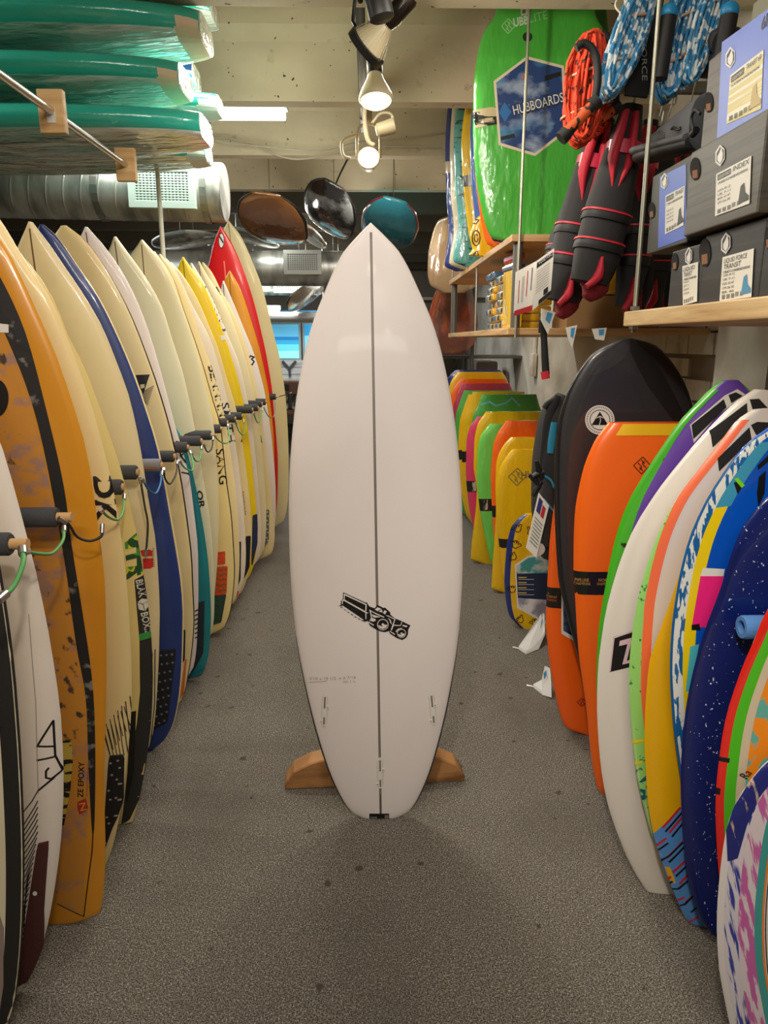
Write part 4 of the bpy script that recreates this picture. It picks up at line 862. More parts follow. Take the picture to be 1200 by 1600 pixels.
b.lines('black_dashes', BLACK, [[(p[0]+4, p[1]+6), (q[0]+3, q[1]+7)] for p, q in dash[:6]]+[[(1032, 1346), (1045, 1337), (1066, 1316)], [(1048, 1390), (1060, 1388), (1074, 1376)], [(1060, 1416), (1070, 1412), (1082, 1400)], [(1080, 1424), (1090, 1416)]], .005, off=.002)
b = rb('white skimboard with coral and light green rail and black foot pads', ink('skim_white2', (216, 208, 198)), 1.575, (1190, 639), [(1181, 640), (1168, 645), (1152, 656), (1130, 684), (1105, 716), (1067, 765), (1045, 800), (1026, 840), (1006, 900), (993, 955), (983, 1050), (983, 1080), (985, 1113), (994, 1205), (1004, 1250), (1018, 1303), (1045, 1350)], W=.28)
g_ = lambda v: .026*min(1, max(0, (.86-v)/.3))+.008*min(1, max(0, (.5-v)/.3)); g2 = lambda v: g_(v)+.022*min(1, max(.0, (v-.05)/.2))
eb(b, 'light_green_rail', ink('skim_lime', (152, 214, 112), mix=((60, 130, 70), (60, 60, 50), .64, .68, 2)), 0, g_, .02, .85); eb(b, 'coral_rail', ink('skim_coral', (246, 116, 70)), g_, g2, .3, .985, off=.001)
for q in ([(1121, 716), (1170, 668), (1173, 686), (1123, 735)], [(1173, 664), (1183, 659), (1202, 660), (1202, 672), (1181, 679)]): b.ppx('foot_pad', M_PAD, q, thick=.003)
b.ppx('teal_marks', ink('marks_teal', (0, 90, 110), mix=((152, 214, 112), 60, .5, .55)), [(1000, 1222), (1010, 1210), (1009, 1250), (1004, 1260)], off=.002)
b.lines('yellow_marks', ink('skim_yellow', (236, 206, 10)), [[(990, 1160), (1004, 1156)], [(990, 1194), (1002, 1190)]], .008, off=.002)
b = rb('plain white skimboard with black lozenge logo and large black foot pads', ink('skim_white3', (222, 216, 206)), 1.645, (1192, 609), [(1184, 611), (1170, 616), (1152, 626), (1130, 646), (1105, 672), (1067, 716), (1023, 773), (985, 837), (959, 908), (944, 970), (937, 1018), (933, 1082), (937, 1180), (947, 1246), (968, 1311), (992, 1364), (1024, 1393)], W=.285, T=.016)
for q in ([(1109, 673), (1166, 630), (1167, 647), (1113, 698)], [(1171, 624), (1185, 623), (1199, 638), (1176, 641)]): b.ppx('foot_pad', M_PAD, q, thick=.003)
b.ppx('logo_block', BLACK, [(958, 995), (988, 985), (984, 1042), (952, 1050)], off=.001); b.ppx('logo_border', ink('logo_edge', (216, 186, 192)), [[(958, 995), (988, 985), (988, 987.5), (960, 997), (954, 1048), (951, 1051)]], off=.0014)
b.ppx('logo_letter', ink('logo_edge', (216, 186, 192)), [[(968, 1001), (986, 996), (986, 1003), (979, 1032), (986, 1030), (986, 1035), (972, 1038), (980, 1006), (967, 1009)]], off=.0018)
b = rb('purple and green skimboard with splattered tip at the back of the skimboard row', ink('skim_purple', (98, 62, 156), mix=((16, 14, 22), (9, 9, 4), .66, .68, 3)), 1.72, (1140, 594), [(1130, 595), (1118, 601), (1105, 612), (1084, 634), (1061, 659), (1035, 697), (1010, 735), (978, 792), (962, 840), (950, 894), (942, 939), (934, 1000), (932, 1050), (935, 1120)], W=.28, rail=(ink('skim_green2', (64, 170, 28), mix=((12, 26, 12), (22, 22, 18), .64, .66, 3)), .9))
eb(b, 'green_rail', ink('skim_green2', (64, 170, 28), mix=((12, 26, 12), (22, 22, 18), .64, .66, 3)), 0, .018, .1, .985)
b.ppx('white_field', ink('skim_white3', (222, 216, 206)), [(1084, 692), (1078, 664), (1132, 618), (1152, 608), (1164, 616), (1120, 650)], off=.0008)
for q in ([(1080, 664), (1130, 624), (1134, 636), (1083, 685)], [(1138, 617), (1149, 613), (1159, 618), (1142, 629)]): b.ppx('foot_pad', M_PAD, q, thick=.003)

# ============================================================ BODYBOARDS
BG_ = 'shrink-wrapped bodyboards stacked along the right side'
def wrapm(c, nm=None, mix=None): return mat(nm or 'foam_wrap_%d_%d_%d' % c, c, .3, coat=1, mix=mix, bump=((13, 13, 5), .6, .02))
def bb(label, m, Y, top, edge, W=.28, endw=.2, group=BG_, name='bodyboard', **kw):
    kw.setdefault('T', .024); kw.setdefault('nose', 0); kw.setdefault('tilt', 0)
    return fit_board(name, label, 'bodyboard', group, m, Y, top, edge, W=W, side=-1, endw=endw, n=9, e=.45, ends=.9, flatend=True, **kw)
def hubb(b, px, py, s, m, wd=.003):
    """diamond badge outline with an H maze in it"""
    c = Vector(b.px(px, py))
    def Q(L): return [tuple(c+Vector(p)*s) for p in L]
    out = []
    for L in ([(0, 1), (1, 0), (0, -1), (-1, 0), (0, 1)], [(-.5, .3), (0, -.2), (-.25, -.5)], [(.5, -.3), (0, .2), (.25, .5)], [(-.15, .65), (.3, .2)], [(.15, -.65), (-.3, -.2)]):
        q = [Vector(p) for p in Q(L)]
        for a, d in zip(q, q[1:]):
            n_ = (d-a).normalized(); n_ = Vector((-n_.y, n_.x))*wd/2; out.append([tuple(a-n_), tuple(d-n_), tuple(d+n_), tuple(a+n_)])
    b.poly('badge_print', m, out, off=.0014)
ORG = wrapm((250, 106, 18)); YEL = wrapm((232, 186, 16)); PNK = wrapm((220, 60, 110)); GRN = wrapm((70, 172, 70)); LGR = wrapm((112, 208, 88)); NVY = wrapm((30, 48, 120))
BAND = mat('band_print', (26, 24, 24), .35, coat=.5)
b = bb('large orange bodyboard with yellow top rail, leaning in front of the black board', mat('orange_deck', (252, 108, 16), .35, coat=.5, bump=(2.5, .06, .03)), 2.05, (1035, 660), [(940, 676), (928, 691), (909, 742), (898, 805), (896, 890), (898, 923), (904, 1018), (915, 1097), (934, 1234), (940, 1254)], W=.29, endw=.21, tailw=.19, group='orange bodyboards beside the black board')
b.patch('yellow_rail', mat('yellow_rail', (240, 190, 20), .35, coat=.5), .972, .9985, -.99, .99, off=.0014, nu=10, nv=6)
b.ppx('printed_band', BAND, [(880, 893), (980, 893), (980, 929), (880, 929)], off=.001)
GL = flat((190, 140, 70))
for tx, x in (('PIPELINE', 900), ('WORLD', 934)): b.text('band_lettering', GL, tx, (x, 909), (x+20, 909), .011, off=.002)
for tx, x in (('CHAMPIONS', 899), ('CHAMPIONS', 932)): b.text('band_lettering', GL, tx, (x, 914), (x+23, 914), .008, off=.002)
hubb(b, 1003, 727, .025, BLACK, .0024)
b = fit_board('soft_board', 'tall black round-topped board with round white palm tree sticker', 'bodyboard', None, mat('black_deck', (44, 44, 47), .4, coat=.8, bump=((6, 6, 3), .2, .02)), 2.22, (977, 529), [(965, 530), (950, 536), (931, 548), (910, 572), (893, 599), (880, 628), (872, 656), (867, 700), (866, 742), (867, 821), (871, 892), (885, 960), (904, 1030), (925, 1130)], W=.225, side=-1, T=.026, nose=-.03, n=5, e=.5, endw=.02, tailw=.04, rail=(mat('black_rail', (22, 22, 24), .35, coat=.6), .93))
b.ppx('dark_nose', mat('nose_black', (24, 24, 26), .4, coat=.6), [(983, 530), (1010, 545), (1040, 590), (1070, 650), (1078, 680), (1050, 655), (1010, 600), (985, 550)], off=.0008)  # darker black crescent along the right of the nose
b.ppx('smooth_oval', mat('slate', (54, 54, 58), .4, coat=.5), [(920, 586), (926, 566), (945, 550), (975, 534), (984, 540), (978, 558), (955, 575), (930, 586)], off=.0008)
C0 = (937, 656)
b.ppx('round_sticker', WHITE, circ(*C0, 23, 36), off=.0014); b.lines('sticker_ring', BLACK, [circ(*C0, 15.5, 30)+[(C0[0]+15.5, C0[1])]], .0022, off=.002)
b.ppx('sticker_triangle', BLACK, [(937, 643), (950, 664), (924, 664)], off=.002)
b.lines('sticker_palm', WHITE, [[(936, 664), (938, 657), (937, 651)], [(932, 653), (937, 650), (942, 653)]], .0022, off=.0026)
b.lines('sticker_lettering', BLACK, [[(C0[0]+19*math.cos(a), C0[1]+19*math.sin(a)), (C0[0]+20.8*math.cos(a), C0[1]+20.8*math.sin(a))] for a in [2*PI*i/44 for i in range(44)]], .0022, off=.002)
PLASTIC = mat('clear_film', (235, 235, 235), .12, coat=1, alpha=.22, bump=((9, 9, 6), 1, .03))
b = bb('orange bodyboard with black printed band standing low behind the black board', mat('orange_deck2', (248, 100, 18), .35, coat=.5), 2.46, (930, 735), [(872, 760), (863, 810), (858, 860), (853, 955), (856, 1010), (862, 1055), (874, 1113), (884, 1136)], W=.28, endw=.19, tailw=.2, group='orange bodyboards beside the black board')
b.ppx('printed_band', BAND, [(845, 918), (885, 919), (885, 951), (845, 949)], off=.001)
b.text('band_lettering', GL, 'MOVEMENT', (854, 934), (870, 935), .009, off=.002); b.text('band_lettering', flat((200, 90, 40)), 'SYSTEMS', (854, 939), (869, 940), .008, off=.002)
b.ppx('paper_card', WHITE, [(877, 905), (910, 905), (915, 1012), (877, 990)], off=.0014); b.ppx('card_print', mat('card_navy', (26, 40, 70), .4, mix=((110, 130, 160), (12, 12, 20), .5, .7)), [(880, 908), (910, 908), (914, 1005), (880, 985)], off=.002)
hubb(b, 909, 1097, .018, mat('emboss', (150, 50, 8), .5), .003)
# small navy and yellow board with hand drawings
SH = wrapm((228, 184, 20), 'shaka_yellow')
b = bb('small yellow bodyboard with navy rail, black hand-sign drawings and paper insert', SH, 3.5, (835, 803), [(808, 812), (797, 828), (791, 860), (788, 900), (790, 935), (796, 962), (803, 980)], W=.2, endw=.11, tailw=.15, rail=(NVY, .9, 2))
b.patch('navy_rail', NVY, .0, .99, -.99, -.9, off=.001, nu=2)
def shaka(b, cx, cy, s, rot, m=BLACK):
    L = [(-1, .2), (-.7, .45), (-.4, .1), (-.35, .55), (-.1, .6), (0, .15), (.1, .55), (.35, .5), (.35, .1), (.7, .35), (1, .1), (.6, -.3), (.3, -.7), (-.3, -.7), (-.5, -.2), (-1, .2)]
    c, s_ = math.cos(rot), math.sin(rot)
    return [(cx+s*(x*c-y*s_), cy-s*(x*s_+y*c)) for x, y in L]
for q in [shaka(b, 808, 825, 9, .5), shaka(b, 806, 850, 9, -.4), shaka(b, 801, 870, 8, 1.2), shaka(b, 800, 920, 8, .2), shaka(b, 812, 968, 8, 1), shaka(b, 836, 972, 9, .3), shaka(b, 830, 830, 9, -.6), shaka(b, 845, 838, 7, .6)]: b.lines('hand_drawing', BLACK, [q], .004, off=.0014)
b.ppx('paper_insert', WHITE, [(804, 882), (826, 868), (870, 862), (870, 985), (848, 972), (808, 950)], off=.0016)
b.ppx('insert_photo', mat('insert_sea', (60, 150, 150), .3, coat=.6, mix=((190, 200, 200), 14, .5, .6)), [(807, 884), (826, 871), (868, 866), (868, 895), (807, 896)], off=.0024)
b.ppx('insert_panel', flat((24, 44, 76), .3, .5), [(807, 896), (868, 895), (868, 938), (809, 934)], off=.0024)
b.ppx('insert_photo', mat('insert_sky', (150, 150, 170), .3, coat=.6, mix=((220, 220, 225), 12, .45, .6)), [(809, 934), (868, 938), (868, 978), (848, 968), (811, 948)], off=.0024)
b.lines('insert_text', flat((200, 170, 90)), [[(810, 902+i*8), (822, 902+i*8)] for i in range(4)], .006, off=.003); b.lines('insert_text', flat((190, 200, 210)), [[(810, 905+i*8), (834, 905+i*8)] for i in range(4)], .003, off=.003)
ks = [('big yellow bodyboard with grey badge lettering, nearest of the floor stack', YEL, 3.95, (830, 702), [(792, 712), (782, 730), (777, 750), (775, 780), (777, 820), (781, 860), (788, 910), (794, 934)]),
 ('yellow bodyboard whose edge shows just behind the big yellow one', YEL, 4.04, (826, 683), [(788, 694), (779, 710), (775, 728), (774, 760), (775, 800)]),
 ('pink bodyboard between two yellow ones, long pointed lower corner', PNK, 4.17, (826, 691), [(790, 698), (780, 720), (775, 760), (775, 810), (779, 860), (786, 908)]),
 ('orange bodyboard with black band behind the pink one', ORG, 4.26, (828, 657), [(784, 666), (776, 680), (770, 700), (767, 740), (768, 780), (771, 830), (776, 880)]),
 ('light green bodyboard with clear and black band', LGR, 4.36, (806, 662), [(757, 668), (750, 684), (746, 705), (745, 740), (749, 790), (758, 840), (770, 885), (776, 900)]),
 ('yellow bodyboard with peaked wrap behind the light green one', YEL, 4.62, (800, 643), [(755, 650), (746, 664), (741, 690), (740, 725), (745, 770)]),
 ('orange bodyboard with only its lower corner showing behind the light green one', ORG, 4.84, (800, 652), [(762, 660), (756, 690), (754, 740), (757, 800), (765, 855)]),
 ('pink bodyboard with black and silver band, long edge showing', PNK, 4.98, (790, 651), [(742, 656), (734, 668), (729, 690), (728, 730), (732, 785), (741, 830), (750, 853)]),
 ('green bodyboard with pale blue squiggle along its wide top', GRN, 5.25, (800, 616), [(757, 622), (747, 634), (738, 655), (736, 700), (740, 780), (743, 828)]),
 ('yellow bodyboard, nearer of the thin yellow pair behind the green one', YEL, 5.5, (790, 612), [(744, 620), (732, 636), (724, 660), (722, 700), (726, 770), (735, 814)]),
 ('yellow bodyboard, farther of the thin yellow pair behind the green one', YEL, 5.64, (784, 616), [(735, 622), (725, 636), (718, 660), (716, 700), (720, 760), (729, 806)]),
 ('green bodyboard at the far left corner of the floor stack', GRN, 5.85, (776, 610), [(728, 616), (718, 630), (712, 650), (710, 690), (714, 750), (722, 800)]),
 ('raspberry pink bodyboard near the far end of the floor stack', wrapm((186, 48, 84)), 6.02, (768, 599), [(724, 604), (714, 618), (708, 640), (708, 680), (712, 740)]),
 ('orange bodyboard near the far end of the floor stack', ORG, 6.18, (762, 592), [(716, 598), (708, 608), (704, 625), (703, 680)]),
 ('yellow bodyboard in front of the navy one at the far end', YEL, 6.34, (756, 581), [(712, 588), (704, 598), (701, 612), (700, 660)]),
 ('navy bodyboard, last of the floor stack', NVY, 6.5, (752, 578), [(708, 580), (701, 590), (699, 612), (698, 660)])]
BBS = []
for l_, m_, Y, tp, ed in ks:
    BBS.append(bb(l_, m_, Y, tp, ed, W=.27, endw=.2 if Y > 4.3 else .19, tailw=.2, rail=(m_, .97)))
b = BBS[0]; hubb(b, 808, 745, .05, flat((130, 120, 70)), .006); b.text('printed_lettering', flat((90, 84, 50)), 'HUBB', (815, 749), (850, 744), .045)
b.ppx('printed_band', BAND, [(770, 842), (812, 842), (812, 856), (770, 856)], off=.0012)
def bandon(b, y0, y1, x0, x1, m=BAND): b.ppx('printed_band', m, [(x0, y0), (x1, y0-1), (x1, y1), (x0, y1+1)], off=.0012)
SIL = mat('silver_print', (190, 180, 160), .2, coat=1)
bandon(BBS[3], 791, 808, 764, 776); bandon(BBS[4], 780, 798, 740, 775); bandon(BBS[4], 782, 796, 756, 762, SIL); bandon(BBS[7], 752, 768, 728, 750); bandon(BBS[7], 753, 767, 738, 744, SIL); bandon(BBS[9], 706, 722, 718, 730); bandon(BBS[10], 704, 718, 712, 724)
BBS[8].lines('squiggle', flat((110, 190, 210), .3, .5), [[(752, 632), (765, 628), (775, 634), (790, 630), (800, 622), (812, 634)]], .012)

# ============================================================ UPPER RIGHT SHELF UNIT
n_ = PX(795, 370, .58); f_ = PX(702, 440, .58); ZS = 1.9; ZL = 1.53
sh = empty('shelf_unit', (.58, 3.06, ZL), 'two-tier plywood shelf unit with grey posts holding bodyboards', 'shelf')
M_SH = mat('shelf_ply', (196, 158, 108), .5, mix=((168, 128, 82), (3, 3, 60), .45, .65))
sh_u = box('upper_shelf', (0, 0, ZS-ZL-.028), (.91, 2.35, ZS-ZL), M_SH, sh, .003)
box('lower_shelf', (0, 0, -.028), (.91, 2.35, 0), M_SH, sh, .003)
M_GP = mat('grey_post', (92, 90, 84), .45, .3)
for x, y in ((.035, .04), (.035, 2.3), (.87, .04), (.87, 2.3)): tube('post', [(x, y, 0), (x, y, ZS-ZL-.028)], .02, M_GP, sh, 18)
tube('thin_rod', [(.012, 1.05, 0), (.012, 1.05, ZS-ZL-.028)], .006, M_CHROME, sh, 8)
for yy, l_ in ((3.03, 'zinc rod rising in front of the bright green bodyboard'), (5.43, 'zinc rod at the far end of the upper shelf')):
    t = empty('hanger_rod', (.605, yy, ZL-.04), l_, 'rod'); tube('shaft', [(0, 0, 0), (0, 0, 3.1-ZL+.04)], .006, mat('zinc', (170, 168, 150), .4, .8), t, 8); tube('bracket', [(0, 0, .035), (0, .03 if yy < 4 else -.03, .035)], .004, M_CHROME, t, 6)
UG = 'bodyboards standing on the upper right shelf'
b = bb('bright green shrink-wrapped bodyboard with hexagonal wave card, front of the upper shelf', wrapm((74, 176, 62), 'green_wrapped'), 3.28, (862, 3), [(790, 8), (774, 20), (756, 50), (745, 90), (740, 140), (739, 190), (742, 260), (751, 320), (768, 372)], W=.285, endw=.2, tailw=.22, z0=ZS, group=UG)
b.ppx('silver_band', mat('silver_wrap', (196, 180, 140), .2, coat=1, mix=((26, 30, 30), (9, 9, 40), .5, .55)), [(738, 172), (778, 166), (778, 194), (744, 200)], off=.0012)
HX = [(823, 88), (881, 103), (885, 206), (836, 244), (779, 227), (771, 127)]
b.ppx('hexagon_card', mat('card_border', (222, 206, 178), .25, coat=.8), HX, off=.0016)
c_ = (829, 166); HI = [(c_[0]+(x-c_[0])*.93, c_[1]+(y-c_[1])*.94) for x, y in HX]
b.ppx('card_photo', mat('wave_print', (40, 66, 120), .25, coat=.8, mix=[((150, 166, 190), (7, 7, 10), .5, .62, 6), ((60, 130, 170), (4, 4, 5), .56, .64, 3)]), HI, off=.0022)
b.text('card_lettering', flat((24, 30, 50)), 'HUBBOARDS', (803, 182), (882, 161), .043, off=.003, bold=.05); b.text('card_lettering', flat((225, 225, 220)), 'HUBBOARDS', (803, 180), (881, 159), .036, off=.004, bold=.0)
b.ppx('card_badge', flat((50, 110, 170), .25, .8), [(788, 160), (799, 175), (789, 191), (779, 176)], off=.003); hubb(b, 789, 176, .036, flat((20, 40, 80)), .006)
b.ppx('card_patch', BLACK, [(851, 119), (876, 112), (876, 119), (851, 127)], off=.003); b.ppx('card_patch', BLACK, [(782, 214), (803, 209), (805, 215), (782, 220)], off=.003)
b.ppx('card_surfer', flat((190, 90, 60)), [(817, 118), (823, 111), (826, 113), (822, 122), (816, 126)], off=.003)
b.ppx('plug', mat('plug_dark', (30, 52, 38), .4), circ(824, 58, 7.5, 20), thick=.002)
b.ppx('price_sticker', flat((200, 205, 190)), [(813, 14), (826, 12), (826, 23), (814, 25)], off=.0016); b.ppx('sticker_print', flat((90, 110, 80)), [(816, 16), (821, 15), (821, 21), (816, 22)], off=.0024)
b.text('deck_lettering', flat((196, 214, 190)), 'UBB', (803, 42), (826, 37), .03, off=.0016, bold=.03); b.text('deck_lettering', flat((130, 200, 120)), 'LITE', (828, 36), (856, 29), .03, off=.0016, bold=.01)
hubb(b, 794, 41, .027, flat((150, 210, 140)), .004)
b = bb('darker green bodyboard mostly hidden behind the bright green one', wrapm((38, 120, 40), 'green_dark_wrapped'), 3.5, (915, -8), [(790, 60), (770, 110), (766, 180), (770, 280), (782, 350)], W=.285, endw=.2, tailw=.22, z0=ZS, group=UG)
for l_, m_, Y, tp, ed in [
  ('navy bodyboard edge with white zigzag stitching directly behind the green one on the shelf', wrapm((36, 52, 110), 'navy_zig', ((210, 210, 205), (20, 20, 60), .6, .63)), 3.36, (870, 20), [(775, 60), (752, 120), (744, 180), (745, 250), (754, 320), (770, 376)]),
  ('orange bodyboard edge second behind the green one on the shelf', ORG, 3.62, (860, 40), [(768, 60), (750, 110), (741, 180), (741, 240), (747, 310), (760, 380)]),
  ('sky blue bodyboard edge third behind the green one on the shelf', wrapm((70, 110, 190)), 3.98, (840, 60), [(760, 100), (742, 140), (735, 200), (735, 260), (740, 320), (750, 390)]),
  ('yellow bodyboard with black and clear band on the far half of the shelf', YEL, 4.12, (820, 70), [(745, 110), (728, 160), (721, 220), (722, 260), (728, 330), (738, 390)]),
  ('teal bodyboard with dark zigzag print near the far end of the shelf', wrapm((84, 160, 160), 'teal_zig', ((30, 60, 70), (12, 12, 50), .6, .63)), 4.38, (805, 80), [(730, 120), (713, 165), (709, 220), (710, 280), (716, 350), (725, 415)]),
  ('off-white bodyboard edge beside the navy one at the far end of the shelf', wrapm((206, 196, 168)), 4.54, (800, 95), [(722, 120), (707, 165), (703, 225), (704, 300), (709, 360), (715, 425)]),
  ('navy bodyboard with clear band, farthest on the shelf', NVY, 4.68, (795, 105), [(716, 125), (700, 165), (696, 220), (697, 300), (701, 360), (707, 430)])]:
    b = bb(l_, m_, Y, tp, ed, W=.28, endw=.18, tailw=.2, z0=ZS, group=UG)
    if Y > 4.6: b.ppx('clear_band', SIL, [(694, 252), (706, 252), (706, 270), (694, 270)], off=.0014)
    if 4.1 < Y < 4.2: b.ppx('printed_band', BAND, [(716, 276), (750, 270), (750, 290), (716, 292)], off=.0014); b.ppx('clear_band', SIL, [(731, 273), (737, 272), (737, 290), (731, 291)], off=.002)
b = bb('small yellow kids board with black drawings at the foot of the shelf row', SH, 3.84, (762, 335), [(745, 340), (738, 352), (735, 368), (738, 390), (744, 405)], W=.13, endw=.07, tailw=.1, z0=ZS, group=UG)
for q in [circ(744, 372, 6, 14, 12)+[(750, 372)], circ(744, 372, 3, 10, 6), shaka(b, 742, 345, 6, 0), shaka(b, 743, 398, 6, 1)]: b.lines('hand_drawing', BLACK, [q], .005)

# goods on the lower shelf
PKG = 'packaged leashes stacked on the lower shelf'
pm = [mat('pack_yellow', (226, 178, 24), .3, coat=1, bump=(30, .5, .01)), mat('pack_blue', (70, 110, 150), .3, coat=1, bump=(30, .5, .01)), mat('pack_navy', (36, 44, 84), .3, coat=1), mat('pack_red', (196, 54, 70), .3, coat=1)]
names = ['left', 'right']
for c in range(2):
    n9 = 8 - c
    for i in range(n9):
        Y = 3.85 - c*.28; z = ZL+.002+i*.036; m_ = pm[0] if i < n9-1 or c else pm[1]
        t = empty('leash_pack', (.63, Y, z), ('%s pack in the %s pile on the lower shelf, %s' % ('yellow' if m_ is pm[0] else 'blue', 'farther' if c == 0 else 'nearer', ['at the bottom', 'second up', 'third up', 'fourth up', 'fifth up', 'sixth up', 'seventh up', 'at the top'][i])), 'packet', PKG)
        dx = random.uniform(-.012, .012)
        box('sleeve', (dx, -.12, 0), (.22+dx, .12, .034), m_, t, .01)
        box('black_buckle', (dx-.003, -.06, .006), (dx+.03, -.02, .028), BLACK, t, .004); box('blue_strip', (dx-.003, .03, .004), (dx+.01, .1, .03), pm[1], t, .004)
t = empty('drawn_bag', (.64, 3.3, ZL+.001), 'yellow bag with black drawings leaning behind the near shelf post', 'bag', None, .1)
box('bag_body', (0, 0, 0), (.05, .18, .29), SH, t, .02); box('pink_top', (.0, .0, .29), (.05, .18, .33), pm[3], t, .012); box('navy_strip', (-.004, .0, .255), (.052, .18, .28), pm[2], t, .006)
t = empty('drawn_bag', (.86, 3.2, ZL+.001), 'yellow and navy drawn pouch lying in the shadow of the lower shelf', 'bag')
box('bag_body', (0, 0, .14), (.4, .25, .3), SH, t, .02); box('navy_strip', (-.003, -.003, .24), (.4, .0, .28), pm[2], t, .001); box('carton', (0, 0, 0), (.4, .25, .138), mat('kraft', (150, 116, 76), .8), t, .004)
# ============================================================ NEAR SHELF WITH BOOT BOXES
a = PX(975, 487, .75); ZN = a.z
ns = empty('box_shelf', (.75, .2, ZN), 'thick pine plank shelf carrying the boot boxes at right', 'shelf')
M_PINE = mat('pine_plank', (214, 182, 130), .5, mix=((178, 140, 88), (40, 2.5, 40), .45, .68))
box('plank', (0, 0, -.042), (.66, a.y-.2, 0), M_PINE, ns, .004)
r0 = PX(992, 485, .775); rod = empty('threaded_rod', (.775, r0.y, ZN), 'zinc threaded rod from the ceiling to the pine plank shelf corner', 'rod')
tube('shaft', [(0, 0, -.06), (0, 0, 3.1-ZN)], .0065, mat('zinc', (170, 168, 150), .4, .8), rod, 10)
for z in (.004, -.05):
    bm = bmesh.new(); lathe(bm, [(.014, z-.0), (.014, z+.01)], 6); frombm('nut', bm, M_CHROME, rod)
XB = .79
def fquad(parent, name, m, pts, X, d=.001):
    """flat print on a plane facing the aisle, corners given in photo pixels"""
    ps = [PX(px, py, X-d) for px, py in pts]; vs = [p-parent.location for p in ps]
    bm = bmesh.new(); vv = [bm.verts.new(v) for v in vs]
    for t in tessellate_polygon([[Vector((v.y, v.z, 0)) for v in vs]]):
        try: bm.faces.new([vv[i] for i in t])
        except ValueError: pass
    return frombm(name, bm, m, parent)
def ftext(parent, m, body, p0, p1, hgt, X, bold=0, d=.0016, name='lettering'):
    a, b = PX(*p0, X-d), PX(*p1, X-d); ex = (b-a).normalized(); w_ = (b-a).length
    up = Vector((-1, 0, 0)).cross(ex)
    if up.z < 0: up = -up
    vs, fs, wd = glyphs(body, bold)
    return mesh(name, [a-parent.location+ex*(x/wd*w_)+up*(y*hgt) for x, y in vs], fs, m, parent)
def fline(parent, m, p0, p1, wd, X, d=.0018, name='print_line'):
    a, b = PX(*p0, X-d), PX(*p1, X-d); ex = (b-a).normalized(); up = Vector((-1, 0, 0)).cross(ex)*wd/2; o = parent.location
    return mesh(name, [a-up-o, b-up-o, b+up-o, a+up-o], [(0, 1, 2, 3)], m, parent)
def shoebox(label, xl, xr, yt, yb, X, m, depth=.3, bandm=None, band=None, hole=None):
    A_, B_ = PX(xl, yb, X), PX(xl, yt, X); R_ = PX(xr, yb, X)
    # keep the bottom edge level: solve far/near from the columns
    z0, z1 = A_.z, B_.z; yf = A_.y; d = ray(xr, yb); yn = X*ray(xr, yb).y/ray(xr, yb).x
    t = empty('boot_box', (X, yn, z0), label, 'box', 'wakeboard boot boxes on the pine shelf')
    box('carton', (0, 0, 0), (depth, yf-yn, z1-z0), m, t, .003)
    box('lid_flap', (.004, -.0015, .004), (depth-.004, 0, z1-z0-.004), m, t)
    if band:
        pts = band; fquad(t, 'printed_panel', bandm, pts, X)
    if hole:
        h = fquad(t, 'hand_hole_dark', flat((18, 14, 12), .9), circ(hole[0], hole[1], hole[2], 20, hole[3]), X, .0018)  # dark disc painted for the shade inside the hand hole
        fquad(t, 'hole_kraft', mat('kraft_inside', (140, 96, 62), .8), [(hole[0]-hole[2]*.5, hole[1]+hole[3]*.85), (hole[0]-hole[2]*.55, hole[1]+hole[3]*.15), (hole[0]+hole[2]*.45, hole[1]+hole[3]*.05), (hole[0]+hole[2]*.5, hole[1]+hole[3]*.75)], X, .0024)  # kraft-brown patch, the carton's inside seen through the hole
    return t
def drop(t, cx, cy, w_, h_, X, m=WHITE, m2=BLACK):
    P_ = [(0, -1), (.9, -.45), (.9, .5), (0, 1), (-.9, .5), (-.9, -.45)]
    fquad(t, 'printed_logo', m, [(cx+x*w_, cy+y*h_-x*w_*.35) for x, y in P_], X, .002)
    fquad(t, 'logo_hollow', m2, [(cx+x*w_*.78, cy+y*h_*.8-x*w_*.35) for x, y in P_], X, .0026)
    fquad(t, 'logo_flame', m, [(cx+x*w_, cy+y*h_-x*w_*.35) for x, y in [(.3, -.75), (.55, -.1), (.5, .4), (0, .75), (-.5, .4), (-.5, .0), (-.1, -.3)]], X, .0032)
